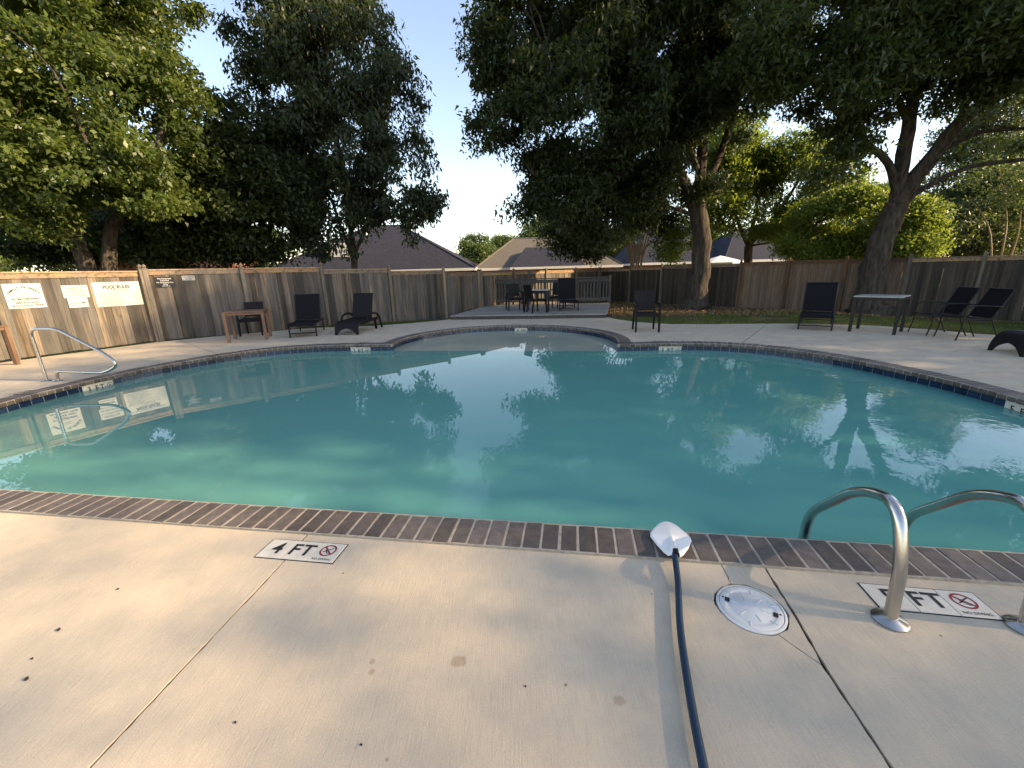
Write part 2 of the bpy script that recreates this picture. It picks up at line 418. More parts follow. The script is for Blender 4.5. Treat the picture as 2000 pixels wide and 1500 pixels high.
def put_text(mb, body, size, mat, bold=0.0, wid=None):
    v, f = text_geo(body, size, bold)
    if wid and v:
        cur = max(q.x for q in v) - min(q.x for q in v); k = wid / cur
        v = [Vector((q.x * k, q.y, 0)) for q in v]
    mb.add([mat @ q for q in v], f)

# ------------------------------------------------------------------ pool outline (counter-clockwise, inside on the left)
def circum(a, b, c):
    ax, ay, bx, by, cx, cy_ = *a, *b, *c
    d = 2 * (ax * (by - cy_) + bx * (cy_ - ay) + cx * (ay - by))
    ux = ((ax**2 + ay**2) * (by - cy_) + (bx**2 + by**2) * (cy_ - ay) + (cx**2 + cy_**2) * (ay - by)) / d
    uy = ((ax**2 + ay**2) * (cx - bx) + (bx**2 + by**2) * (ax - cx) + (cx**2 + cy_**2) * (bx - ax)) / d
    return (ux, uy), math.hypot(ax - ux, ay - uy)
K1, K2 = (2.17, 8.16), (-2.62, 8.92)
near = [(-4.4, 2.824), (3.2, 1.664)]
right = bez([(3.2, 1.664), (4.1, 1.80), (4.85, 2.45), (5.32, 3.45), (5.52, 4.55), (5.48, 5.55), (5.22, 6.65), (4.72, 7.45), (4.05, 7.92), (3.2, 8.12), K1], 12)
(ccx, ccy), cr = circum(K1, (-.02, 11.56), K2)
a0, a1 = math.atan2(K1[1] - ccy, K1[0] - ccx), math.atan2(K2[1] - ccy, K2[0] - ccx)
if a1 < a0: a1 += 2 * math.pi
bulge = [(ccx + cr * math.cos(a0 + (a1 - a0) * i / 90), ccy + cr * math.sin(a0 + (a1 - a0) * i / 90)) for i in range(91)]
left = bez([K2, (-3.6, 9.02), (-4.6, 8.95), (-5.4, 8.58), (-6.05, 7.75), (-6.45, 6.75), (-6.62, 5.75), (-6.58, 5.0), (-6.3, 4.1), (-5.6, 3.2), (-4.4, 2.824)], 12)
n_near = 76
pool = [(near[0][0] + (near[1][0] - near[0][0]) * i / n_near, near[0][1] + (near[1][1] - near[0][1]) * i / n_near) for i in range(n_near)]
pool += [(p[0], p[1]) for p in right[:-1]] + bulge[:-1] + [(p[0], p[1]) for p in left[:-1]]
pn = np.array(pool)
def normals_out(poly):
    a = np.roll(poly, -1, 0) - np.roll(poly, 1, 0)
    a /= np.linalg.norm(a, axis=1)[:, None]
    return np.stack([a[:, 1], -a[:, 0]], 1)
def offset(poly, d):
    q = poly + normals_out(poly) * d
    keep = [i for i in range(len(q)) if np.min(np.hypot(*(poly - q[i]).T)) > abs(d) - .004]
    return [tuple(q[i]) for i in keep]
coping_out = offset(pn, .222)
# walk along the outline
seg = np.linalg.norm(np.roll(pn, -1, 0) - pn, axis=1); cum = np.concatenate([[0], np.cumsum(seg)]); PER = cum[-1]
def on_pool(s):
    s %= PER; i = int(np.searchsorted(cum, s, side='right') - 1); i = min(i, len(pn) - 1)
    a, b = pn[i], pn[(i + 1) % len(pn)]; t = (s - cum[i]) / max(seg[i], 1e-9); d = (b - a) / max(seg[i], 1e-9)
    return a + (b - a) * t, d
def frame_at(s, z=0.0):                             # x along the edge, y outward, z up
    p, d = on_pool(s)
    return Matrix(((d[0], d[1], 0, p[0]), (d[1], -d[0], 0, p[1]), (0, 0, 1, z), (0, 0, 0, 1)))
def s_of(x, y):
    i = int(np.argmin(np.hypot(pn[:, 0] - x, pn[:, 1] - y))); return cum[i]

# ------------------------------------------------------------------ ground, concrete
WATER_Z = -.13
gl = [(-400, -300), (400, -300), (400, 700), (-400, 700)]
hole = offset(pn, .12)
gx = [(x, y) for x in np.arange(-30, 31, 1.5) for y in np.arange(-12, 36, 1.5)]
gx = [p for p in gx if not inside(p, hole)]
gv, gf = sheet([gl, hole], lambda x, y: not inside((x, y), hole), gx)
mb = MB(); mb.v = [(p[0], p[1], ground_z(p[0], p[1])) for p in gv]; mb.f = gf
tag(obj('ground', mb, M['soil']), 'brown and green soil around the concrete and out to the houses', 'ground', kind='structure')

outer = [(-12.5, -8), (14, -8), (14, 2), (13.2, 4.2), (11.4, 6.7), (10.0, 7.75), (9.55, 8.33), (9.3, 9.0), (8.8, 9.75), (7.7, 10.45), (6.59, 10.7), (5.45, 10.84), (4.33, 11.09),
         (3.6, 11.7), (3.25, 12.5), (3.1, 13.3), (-1.95, 14.0), (-2.1, 13.65), (-3.14, 12.95), (-4.25, 12.5), (-5.6, 12.45), (-6.6, 12.1), (-7.6, 11.35), (-8.85, 10.3), (-10.05, 8.1), (-11.3, 5.6), (-12.5, 3)]
lid_c = (1.035, 1.492)
rl = random.Random(4)
lid_hole = [(lid_c[0] + (.146 + rl.uniform(-.004, .005)) * math.cos(i * math.tau / 40), lid_c[1] + (.146 + rl.uniform(-.004, .005)) * math.sin(i * math.tau / 40)) for i in range(40)]
def groove(pts, wd, jit=0.0, seed=1):
    rr = random.Random(seed); P = [Vector((p[0], p[1], 0)) for p in pts]
    if jit:
        Q = []
        for a, b in zip(P[:-1], P[1:]):
            n = max(2, int((b - a).length / .03))
            for k in range(n):
                q = a.lerp(b, k / n); d = (b - a).normalized()
                Q.append(q + Vector((-d.y, d.x, 0)) * rr.uniform(-jit, jit) * (0 if not Q else 1))
        P = Q + [P[-1]]
    L_, R_ = [], []
    for i, p in enumerate(P):
        d = (P[min(i + 1, len(P) - 1)] - P[max(i - 1, 0)]).normalized(); n = Vector((-d.y, d.x, 0)); w2 = wd / 2 * (1 + (rr.uniform(-.4, .4) if jit else 0))
        L_.append((p + n * w2)[:2]); R_.append((p - n * w2)[:2])
    return L_ + R_[::-1]
grooves = [groove([(-1.235, 2.14), (-1.25, 1.9), (-1.36, .94), (-2.3, -8.2)], .011, .0012, 2),
           groove([(1.27, 1.86), (1.25, 1.75), (1.2, 1.44), (1.15, 1.2), (1.11, .88), (.2, -8.2)], .012, .0008, 3),
           groove([(4.45, 7.85), (6.95, 11.0)], .016), groove([(-4.55, 9.1), (-5.2, 12.7)], .014), groove([(-6.05, 8.35), (-8.6, 10.6)], .014),
           groove([(.5, 11.6), (.95, 13.8)], .012), groove([(5.5, 5.2), (14.2, 6.4)], .014), groove([(-6.7, 5.9), (-12.6, 5.0)], .014),
           groove([(1.05, 1.83), (1.04, 1.79), (1.035, 1.72), (1.025, 1.63)], .0045, .004, 5),
           groove([(1.06, 1.36), (1.09, 1.31), (1.125, 1.255), (1.155, 1.19)], .0045, .004, 6)]
def keep_c(x, y):
    if not inside((x, y), outer) or inside((x, y), coping_out) or inside((x, y), lid_hole): return False
    return not any(inside((x, y), g) for g in grooves)
cv, cf = sheet([outer, coping_out, lid_hole] + grooves, keep_c)
# split the pavement into its slabs (faces joined by edges)
par = list(range(len(cf)))
def find(a):
    while par[a] != a: par[a] = par[par[a]]; a = par[a]
    return a
edge_of = {}
for i, f in enumerate(cf):
    for k in range(len(f)):
        e = tuple(sorted((f[k], f[(k + 1) % len(f)])))
        if e in edge_of: par[find(i)] = find(edge_of[e])
        else: edge_of[e] = i
comp = {}
for i in range(len(cf)): comp.setdefault(find(i), []).append(i)
pave = thing('pavement', 'tan broom finished concrete pavement round the pool', 'pavement', kind='structure')
for ids in comp.values():
    used = sorted({v for i in ids for v in cf[i]}); ix = {v: k for k, v in enumerate(used)}; n = len(used)
    mb = MB(); mb.v = [(cv[v][0], cv[v][1], 0) for v in used] + [(cv[v][0], cv[v][1], -.05) for v in used]
    cnt = {}
    for i in ids:
        f = [ix[v] for v in cf[i]]; mb.f.append(tuple(f))
        for k in range(len(f)): cnt[(f[k], f[(k + 1) % len(f)])] = 1
    for (a, b) in cnt:
        if (b, a) not in cnt: mb.f.append((b, a, a + n, b + n))
    if len(ids) > 2: obj('concrete_slab', mb, M['concrete'], pave)
# dark soil filling the control joints
jf = MB()
for g in grooves:
    n = len(g) // 2
    for i in range(n - 1):
        q = [g[i], g[i + 1], g[2 * n - 2 - i], g[2 * n - 1 - i]]
        jf.add([(p[0], p[1], -.012) for p in q], [(3, 2, 1, 0)])
link('joint_filler', jf.mesh('joint_filler', M['dark_gap']), pave)

# ------------------------------------------------------------------ pool shell, tiles, coping, water
basin = thing('pool_basin', 'pale plaster pool basin with a band of blue waterline tiles', 'pool', kind='structure')
wall_l = offset(pn, .014)
def chord_side(x, y): return (K2[0] - K1[0]) * (y - K1[1]) - (K2[1] - K1[1]) * (x - K1[0])   # < 0 : on the bulge side
mb = MB()
for i in range(len(wall_l)):
    a, b = wall_l[i], wall_l[(i + 1) % len(wall_l)]
    mb.add([(a[0], a[1], -.045), (b[0], b[1], -.045), (b[0], b[1], -1.9), (a[0], a[1], -1.9)], [(0, 1, 2, 3)])
fv, ff = sheet([wall_l], lambda x, y: inside((x, y), wall_l))
mb.add([(p[0], p[1], -1.05 - .065 * (p[0] + 6)) for p in fv], ff)
obj('basin_wall', mb, M['plaster'], basin)
shelf = [K1] + bulge[1:-1] + [K2]
mb = MB(); o_ = len(shelf)
mb.v = [(p[0], p[1], -.36) for p in shelf]; mb.f = [tuple(range(o_))]
mb.add([(K1[0], K1[1], -.36), (K2[0], K2[1], -.36), (K2[0], K2[1], -1.8), (K1[0], K1[1], -1.8)], [(0, 1, 2, 3)])
obj('shallow_shelf', mb, M['plaster'], basin)
for i in range(9):
    t = (i + .5) / 9; p = Vector(K1).lerp(Vector(K2), t)
    d = (Vector(K2) - Vector(K1)).normalized(); nn = Vector((d.y, -d.x))
    obj('shelf_edge_tile', MB().bbox((-.075, .01, 0), (.075, .09, .012), .003, Matrix(((d.x, nn.x, 0, p.x), (d.y, nn.y, 0, p.y), (0, 0, 1, -.36), (0, 0, 0, 1)))), M['tile'], basin)
grb = MB()
gl_ = offset(pn, .006)
for i in range(len(gl_)):
    a, b = gl_[i], gl_[(i + 1) % len(gl_)]
    grb.add([(a[0], a[1], -.048), (b[0], b[1], -.048), (b[0], b[1], -.205), (a[0], a[1], -.205)], [(0, 1, 2, 3)])
obj('grout_band', grb, M['grout'], basin)
tile_me = MB().bbox((-.0715, 0, -.0735), (.0715, .012, .0735), .003).mesh('tile', M['tile'])
rest = MB(); nt_ = int(PER / .152); tp = PER / nt_
for i in range(nt_):
    s = (i + .5) * tp; fr = frame_at(s, -.128)
    p = fr.translation
    if in_frame(p, 10) and p.y > 3:
        o = link('tile', tile_me, basin); o.matrix_local = fr @ Matrix.Translation((0, -.002 + random.uniform(0, .002), 0))
    else: rest.box((-.0715, 0, -.0735), (.0715, .012, .0735), fr)
obj('tile_run', rest, M['tile'], basin, kind='stuff')

coping = thing('pool_coping', 'dark brown brick coping with pale mortar joints along the pool edge', 'coping', kind='structure')
bed = MB(); inn = offset(pn, -.026)
bv, bf = sheet([coping_out, inn], lambda x, y: inside((x, y), coping_out) and not inside((x, y), inn))
bed.v = [(p[0], p[1], .0135) for p in bv]; bed.f = bf
for lp, z0 in ((inn, -.045), (coping_out, -.02)):
    for i in range(len(lp)):
        a, b = lp[i], lp[(i + 1) % len(lp)]
        bed.add([(a[0], a[1], .0135), (b[0], b[1], .0135), (b[0], b[1], z0), (a[0], a[1], z0)], [(0, 1, 2, 3)])
obj('mortar_bed', bed, M['mortar'], coping)
def brick_mesh(seed):
    rr = random.Random(seed); j = lambda k=.0012: rr.uniform(-k, k)
    # bullnose section, inner edge rounded (local y: -.034 over the water .. .214 on the deck)
    sec = [(.216 + j(.003), -.03), (.216 + j(.003), .012), (.212, .016 + j(.0006)), (.0, .0165 + j(.0005)), (-.016, .014), (-.028, .006), (-.034, -.008), (-.034, -.03), (-.028, -.045), (.0, -.046)]
    m_ = MB(); w2 = .0445 + j(.0012); n = len(sec)
    for x, ins in ((-w2, .002), (-w2 + .003, 0), (w2 - .003, 0), (w2, .002)):
        m_.v += [(x + j(.0006), y + (-ins if y > .1 else ins), z - (ins if z > 0 else 0)) for y, z in sec]
    for k in range(3):
        for i in range(n): m_.f.append((k * n + i, k * n + (i + 1) % n, k * n + n + (i + 1) % n, k * n + n + i))
    m_.f += [tuple(reversed(range(n))), tuple(3 * n + i for i in range(n))]
    return m_
bricks = [brick_mesh(i) for i in range(6)]
brick_me = [b.mesh('coping_brick', M['brick']) for b in bricks]
for me in brick_me:
    bm = bmesh.new(); bm.from_mesh(me); bmesh.ops.recalc_face_normals(bm, faces=bm.faces); bm.to_mesh(me); bm.free()
nb = int(PER / .1023); bp = PER / nb; cand = []
for i in range(nb):
    fr = frame_at((i + .5) * bp); cand.append((0 if in_frame(fr.translation, 60) else 1, fr.translation.length, i, fr))
cand.sort(key=lambda c: (c[0], c[1]))
rest = MB()
for k, (off, _, i, fr) in enumerate(cand):
    q = fr @ Matrix.Rotation(random.uniform(-.008, .008), 4, 'Z') @ Matrix.Translation((0, random.uniform(-.003, .003), random.uniform(-.0015, .0015)))
    if not off and k < 300:
        o = link('coping_brick', brick_me[i % 6], coping); o.matrix_local = q
    else: rest.add([q @ Vector(v) for v in bricks[i % 6].v], bricks[i % 6].f)
obj('coping_run', rest, M['brick'], coping, kind='stuff')

wl = offset(pn, .008)
mb = MB()
wv, wf = sheet([wl, [(K1[0] + .02, K1[1]), (K2[0] - .02, K2[1])]], lambda x, y: inside((x, y), wl))
mb.v = [(p[0], p[1], WATER_Z) for p in wv]; mb.f = wf
water = obj('pool_water', mb, M['water'])
water.data.materials.append(M['water_shallow'])
for p in water.data.polygons:
    c = p.center
    if chord_side(c.x, c.y) < 0 and abs(c.x - ccx) < cr + .05 and c.y > 8: p.material_index = 1
    if p.normal.z < 0: p.flip()
tag(water, 'still turquoise pool water mirroring the trees', 'water', kind='structure')

# ------------------------------------------------------------------ depth markers
def no_diving(mb_r, mb_k, mat, r):
    n = 28; ring = []
    for k in range(n):
        a = math.tau * k / n
        ring += [mat @ Vector((r * math.cos(a), r * math.sin(a), 0)), mat @ Vector((r * .8 * math.cos(a), r * .8 * math.sin(a), 0))]
    mb_r.add(ring, [(2 * k, (2 * k + 2) % (2 * n), (2 * k + 3) % (2 * n), 2 * k + 1) for k in range(n)])
    def strip(mb_, pts, w_, z):
        for a, b in zip(pts[:-1], pts[1:]):
            a, b = Vector((*a, z)), Vector((*b, z)); d = (b - a).normalized(); q = Vector((-d.y, d.x, 0)) * w_ / 2
            mb_.add([mat @ (a + q), mat @ (a - q), mat @ (b - q), mat @ (b + q)], [(0, 1, 2, 3)])
    strip(mb_r, [(-.6 * r, .6 * r), (.6 * r, -.6 * r)], r * .17, .0006)
    strip(mb_k, [(-.55 * r, -.3 * r), (-.2 * r, -.1 * r), (.15 * r, .2 * r), (.55 * r, .45 * r)], r * .13, .0003)
    strip(mb_k, [(-.35 * r, .1 * r), (-.15 * r, -.1 * r), (.05 * r, -.45 * r), (.35 * r, -.5 * r)], r * .1, .0003)
    strip(mb_k, [(-.5 * r, .35 * r), (-.25 * r, .28 * r)], r * .1, .0003)
def marker(label, num, unit, mat, vertical=False, tiles=True, words=True, txt=.085, group='depth markers'):
    """mat: x along the reading direction, y up the letters, z away from the surface"""
    t = thing('depth_marker', label, 'depth marker', group=None)
    if tiles:
        hgt = .076
        obj('grout_edge', MB().bbox((-.2335, -.081, -.001), (.2335, .081, .0018), .0005, mat), M['dark_gap' if not vertical else 'grout'], t)
        for i, x in enumerate((-.153, 0, .153)):
            obj('marker_tile', MB().bbox((x - .0755, -hgt, 0), (x + .0755, hgt, .004), .0015, mat), M['marker'], t)
    k, r_ = MB(), MB(); up = Matrix.Translation((0, 0, .0052 if tiles else .0012))
    for ch, x in ((num, -.145), (unit[0], -.04), (unit[1], .033)):
        k = MB(); put_text(k, ch, txt, mat @ up @ Matrix.Translation((x, .004, 0)), .02); obj('letter', k, M['ink'], t)
    if words:
        k2 = MB(); no_diving(r_, k2, mat @ up @ Matrix.Translation((.15, .014 if not vertical else 0, 0)), .046)
        if not vertical: put_text(k2, 'NO DIVING', .0145, mat @ up @ Matrix.Translation((.15, -.056, 0)), .01)
        obj('no_diving_ring', r_, M['ink_red' if not vertical else 'ink_grey'], t); obj('diver_symbol', k2, M['ink'], t, kind='stuff')
    return t
def flat_mat(x, y, ang, z=0.0): return Matrix.Translation((x, y, z)) @ Matrix.Rotation(ang, 4, 'Z')
marker('white 4 FT no diving depth marker tiles set in the concrete', '4', 'FT', flat_mat(-1.193, 1.968, math.atan2(-.07, .45), .001))
marker('white 5 FT no diving depth marker tiles under the ladder rail', '5', 'FT', flat_mat(1.83, 1.503, math.atan2(-.075, .44), .001))
def wall_marker(x, y, num, unit, label):
    s = s_of(x, y); fr = frame_at(s, -.126)
    # letters face the pool: x reversed, y up, z inward
    m_ = fr @ Matrix(((1, 0, 0, 0), (0, 0, -1, -.003), (0, 1, 0, 0), (0, 0, 0, 1)))
    m_ = fr @ Matrix.Translation((0, -.003, 0)) @ Matrix(((-1, 0, 0, 0), (0, 0, -1, 0), (0, 1, 0, 0), (0, 0, 0, 1)))
    marker(label, num, unit, m_, vertical=True, txt=.07)
wall_marker(-6.5, 6.32, '3', 'FT', 'white 3 FT waterline marker beside the grab rail')
wall_marker(-3.3, 9.03, '3', 'FT', 'white 3 FT waterline marker below the loungers')
wall_marker(.32, 11.5, '9', 'IN', 'small white 9 IN waterline marker at the shallow shelf')
wall_marker(3.2, 8.12, '5', 'FT', 'white 5 FT waterline marker below the lone armchair')
wall_marker(5.52, 4.12, '5', 'FT', 'white waterline marker where the curved deep end runs out')
def deck_letters(x, y, num, unit, label):
    s = s_of(x, y); fr = frame_at(s, .0005) @ Matrix.Translation((0, .36, 0)) @ Matrix.Rotation(math.pi, 4, 'Z')
    fr = frame_at(s, .0005) @ Matrix.Translation((0, .34, 0)) @ Matrix.Rotation(math.pi, 4, 'Z') @ Matrix.Scale(1, 4)
    m_ = frame_at(s, .0005) @ Matrix.Translation((0, .34, 0)) @ Matrix(((-1, 0, 0, 0), (0, -1, 0, 0), (0, 0, 1, 0), (0, 0, 0, 1)))
    marker(label, num, unit, m_, tiles=False, words=False, txt=.1)
deck_letters(3.1, 8.12, '5', 'FT', 'worn black 5 FT lettering on the concrete before the armchair')
deck_letters(-3.3, 9.03, '3', 'FT', 'worn black 3 FT lettering on the concrete by the loungers')
deck_letters(-6.6, 5.7, '3', 'FT', 'worn black 3 FT lettering on the concrete by the grab rail')

# ------------------------------------------------------------------ skimmer lid
t = thing('skimmer_lid', 'round white plastic skimmer lid set in the concrete', 'lid', (lid_c[0], lid_c[1], 0))
obj('lid_collar', MB().lathe([(.139, -.03), (.139, .0), (.133, .003), (.128, .003), (.128, -.03)], 48), M['lid'], t, True)
mb = MB().lathe([(.126, -.02), (.126, .001), (.122, .004), (.100, .004), (.098, .002), (.085, .002), (.083, .0035), (.001, .0045)], 48)
obj('lid_disc', mb, M['lid'], t, True)
for k in range(12):
    a = k * math.tau / 12
    obj('lid_rib', MB().bbox((.04 if k % 2 else .088, -.0025, .002), (.08 if k % 2 else .118, .0025, .0062), .001, Matrix.Rotation(a, 4, 'Z')), M['lid'], t)
for s in (-1, 1):
    obj('finger_hole', MB().box((-.0095, -.013, .0047), (.0095, .013, .0056), Matrix.Rotation(R(-30), 4, 'Z') @ Matrix.Translation((s * .094, 0, 0))), M['dark_gap'], t)
    obj('screw', MB().lathe([(.004, .004), (.004, .006), (.002, .0065)], 10, Matrix.Rotation(R(-30), 4, 'Z') @ Matrix.Translation((s * .112, .01, 0))), M['dark_gap'], t)

# ------------------------------------------------------------------ pole with white brush head
t = thing('pool_pole', 'long blue pole with flat white head lying over the coping', 'pool pole', (.81, 1.80, 0))
pp = [(.812, 1.80, .052), (.786, 1.71, .042), (.752, 1.60, .034), (.667, 1.362, .030), (.600, 1.127, .030), (.552, .93, .030), (.505, .70, .030), (.44, .3, .030), (.38, -.1, .03)]
lp = [Vector(p) - Vector((.81, 1.80, 0)) for p in pp]
obj('pole_tube', MB().tube(bez(lp, 6), .0148, 14), M['pole_blue'], t, True)
obj('pole_collar', MB().tube([Vector((.004, -.016, .052)), Vector((.014, .03, .056))], [.018, .015], 14), M['black_metal'], t, True)
ax = Vector((.25, .968, 0)).normalized(); sd_ = Vector((ax.y, -ax.x, 0))
out2 = [(0, -.014), (.03, -.008), (.050, .018), (.080, .075), (.106, .145), (.104, .170), (.086, .215), (.048, .280), (.022, .305), (0, .312)]
full = out2 + [(-x, y) for x, y in reversed(out2[1:-1])]
mb = MB(); n = len(full)
def hz(x, y): return .040 - .05 * max(0, y - .05) * .8 + .016 * max(0, 1 - abs(x) / .03) * max(0, 1 - y / .2) + .002 * (1 - abs(x) * 8)
ringz = []
for sc, dz in ((1, -.004), (1, .004), (.93, .008)):
    for x, y in full:
        yy = .15 + (y - .15) * sc; xx = x * sc; q = sd_ * xx + ax * yy
        ringz.append((q.x, q.y, hz(xx, yy) + dz))
mb.v = ringz; mb.f = [tuple(reversed(range(n)))]
for k in range(2):
    for i in range(n): mb.f.append((k * n + i, k * n + (i + 1) % n, k * n + n + (i + 1) % n, k * n + n + i))
ci = len(mb.v)
spine = [(0, .03), (0, .08), (0, .14), (0, .2)]
q = ax * .13; mb.v.append((q.x, q.y, hz(0, .13) + .022))
for i in range(n): mb.f.append((2 * n + i, 2 * n + (i + 1) % n, ci))
obj('brush_head', mb, M['white'], t)
obj('head_ridge', MB().tube([ax * .02 + Vector((0, 0, .060)), ax * .10 + Vector((0, 0, .058)), ax * .17 + Vector((0, 0, .044)), ax * .26 + Vector((0, 0, .040))], [.017, .015, .010, .004], 10), M['white'], t, True)

# dark seeds dropped on the slab
for k, (x, y, r_, a) in enumerate(((-1.9, 1.24, .0062, .6), (-2.02, 1.47, .0058, .4), (-1.98, 1.33, .004, 1.0), (-1.98, 1.71, .0042, .2), (-.98, 1.06, .0035, .9), (-.52, .98, .0032, 1.2), (.02, 1.16, .003, .3))):
    sd0 = obj('seed_husk', MB().lathe([(.15 * r_, -r_ * 1.5), (.75 * r_, -r_), (r_, 0), (.7 * r_, r_), (.12 * r_, r_ * 1.6)], 10, Matrix.Translation((x, y, r_ * .9)) @ Matrix.Rotation(a, 4, 'Z') @ Matrix.Rotation(R(90), 4, 'X')), M['dark_gap'], None, True)
    tag(sd0, 'tiny dark seed husk lying on the bare concrete', 'seed husk', 'seed husks scattered on the concrete')

# ------------------------------------------------------------------ stainless rails
def rounded(pts, rad=.09, n=7):                     # polyline with rounded corners
    P = [Vector(p) for p in pts]; out = [P[0]]
    for i in range(1, len(P) - 1):
        a, b, c = P[i - 1], P[i], P[i + 1]
        ra = min(rad, (a - b).length * .48, (c - b).length * .48)
        p, q = b + (a - b).normalized() * ra, b + (c - b).normalized() * ra
        for k in range(n + 1):
            u = k / n; out.append((1 - u) ** 2 * p + 2 * u * (1 - u) * b + u * u * q)
    out.append(P[-1]); return out
def flange(t, x, y): obj('base_flange', MB().lathe([(.0, 0), (.062, 0), (.063, .006), (.055, .012), (.03, .020), (.027, .022)][1:], 32, Matrix.Translation((x, y, .0015))), M['steel'], t, True)
t = thing('pool_ladder', 'pair of bent stainless steel ladder rails by the 5 FT marker', 'ladder')
dl = Vector((.15, .989, 0))
for bx, by in ((1.575, 1.405), (2.085, 1.352)):
    b = Vector((bx, by, 0)); f = lambda s, z: b + dl * s + Vector((0, 0, z))
    o = obj('ladder_rail', MB().tube(rounded([f(0, 0), f(.012, .28), f(.10, .515), f(.33, .435), f(.655, .10), f(.665, -.12), f(.665, -1.0)], .14, 9), .0245, 18), M['steel'], t, True)
    flange(t, bx, by)
for z in (-.4, -.7): obj('step', MB().bbox((0, -.05, -.012), (.51, .05, .012), .005, Matrix.Translation(b + dl * .665 + Vector((-.51, .0, z)))), M['white'], t)
t = thing('grab_rail', 'stainless steel grab rail with sloping top standing before the sign fence', 'grab rail')
b = Vector((-7.33, 6.31, 0)); dh = Vector((.995, -.0995, 0)); f = lambda s, z: b + dh * s + Vector((0, 0, z))
obj('rail_tube', MB().tube(rounded([f(0, 0), f(-.01, .82), f(.45, .82), f(1.16, .42), f(1.32, .25), f(1.05, .125), f(.22, .155), f(.195, 0)], .13, 8), .022, 14), M['steel'], t, True)
flange(t, b.x, b.y); q = f(.195, 0); flange(t, q.x, q.y)

# ------------------------------------------------------------------ fences
pick_me = {k: MB().bbox((-.067, -.009, 0), (.067, .009, 1), .004).mesh('picket', M[k]) for k in ('picket', 'picket_new', 'picket_dark')}
def fence(name, label, posts, side, mats, cat='fence', finial=True, trim=True, cap=True, post_w=.095, step=.142):
    """posts: (x, y, z_foot, z_top of the bay that follows). side: +1 when the pool lies left of the run"""
    t = thing(name, label, cat, (posts[0][0], posts[0][1], 0)); o0 = Vector((posts[0][0], posts[0][1], 0))
    for i in range(len(posts)):
        x, y, zf, zt = posts[i]
        j = min(i, len(posts) - 2)
        d = Vector((posts[j + 1][0] - posts[j][0], posts[j + 1][1] - posts[j][1], 0)).normalized(); n = Vector((-d.y, d.x, 0)) * side
        rot = Matrix(((d.x, n.x, 0, 0), (d.y, n.y, 0, 0), (0, 0, 1, 0), (0, 0, 0, 1)))
        pk, bd, ps = mats[min(i, len(mats) - 1)]
        P = Vector((x, y, 0)) - o0
        ztop = max(zt, posts[i - 1][3] if i else zt)
        mt = Matrix.Translation(P + n * .052) @ rot
        pb = MB().bbox((-post_w / 2, -.045, zf - .2), (post_w / 2, .045, ztop + .03), .006, mt)
        po = obj('post', pb, M[ps], t)
        if finial:
            fb = MB().bbox((-post_w / 2 - .008, -.053, ztop + .03), (post_w / 2 + .008, .053, ztop + .05), .004, mt)
            w2 = post_w / 2
            for z0, z1, k0, k1 in ((.05, .10, .5, .95), (.10, .15, .95, .15)):
                fb.add([mt @ Vector((sx * w2 * k, sy * .047 * k, ztop + z)) for z, k in ((z0, k0), (z1, k1)) for sx, sy in ((-1, -1), (1, -1), (1, 1), (-1, 1))],
                       [(0, 1, 5, 4), (1, 2, 6, 5), (2, 3, 7, 6), (3, 0, 4, 7), (4, 5, 6, 7)])
            obj('finial', fb, M[ps], po)
        if i == len(posts) - 1: break
        Q = Vector((posts[i + 1][0], posts[i + 1][1], 0)) - o0; Ln = (Q - P).length; zf2 = posts[i + 1][2]
        n_p = max(1, int(round(Ln / step))); st = Ln / n_p
        for k in range(n_p):
            u = (k + .5) / n_p; zb = zf + (zf2 - zf) * u + random.uniform(0, .015)
            o = link('picket', pick_me[pk], t)
            o.matrix_local = Matrix.Translation(P + d * (u * Ln) + n * random.uniform(-.004, .004) + Vector((0, 0, zb))) @ rot @ Matrix.Rotation(random.uniform(-.0025, .0025), 4, 'Y') @ Matrix.Diagonal((st / .134 * random.uniform(.968, .992), 1, zt - zb - .01, 1))
        mt = Matrix.Translation(P) @ rot
        if trim: obj('trim_board', MB().bbox((post_w / 2, .0095, zt - .115), (Ln - post_w / 2, .031, zt - .012), .004, mt), M[bd], t)
        if cap: obj('cap_board', MB().bbox((post_w / 2 - .045, -.06, zt - .01), (Ln - post_w / 2 + .045, .05, zt + .026), .005, mt), M[bd], t)
        for zr in (zf + .25, (zf + zt) / 2, zt - .2):
            obj('back_rail', MB().bbox((0, -.05, zr - .04), (Ln, -.011, zr + .04), .004, mt), M[ps], t)
    return t
gw = [('picket', 'board', 'post')]
A_ = (-9.14, 10.59)
fdir = Vector((1.15, 2.24, 0)).normalized()
lf = [(A_[0] - fdir.x * 4.9, A_[1] - fdir.y * 4.9, 0.0, 1.69), (A_[0] - fdir.x * 2.45, A_[1] - fdir.y * 2.45, 0.0, 1.71), (A_[0], A_[1], -.01, 1.74)]
fence('wooden_fence', 'sunlit weathered picket fence bay carrying the white signs', lf[:2] + [lf[2]], -1, gw)
ld = Vector((.781, .625, 0))
pl = lambda t_: (A_[0] + ld.x * t_, A_[1] + ld.y * t_)
f2 = [(*pl(.11), -.01, 1.74), (*pl(2.15), -.05, 1.745), (*pl(4.25), -.09, 1.67), (*pl(6.42), -.14, 1.58), (*pl(8.53), -.20, 1.48), (*pl(10.1), -.25, 1.45)]
fence('wooden_fence', 'grey weathered picket fence stepping down behind the loungers', f2, -1, gw)
e0 = Vector((*pl(10.2), 0)); e1 = Vector((5.3, 24.85, 0)); bl = (e1 - e0).length; bd_ = (e1 - e0).normalized()
f3 = [(*(e0 + bd_ * s)[:2], -.3, 1.47) for s in (0, 2.1, 4.6, 7.4, bl - .15)]
fence('wooden_fence', 'far picket fence seen over the timber deck railing', f3, -1, [('picket', 'board', 'post')])
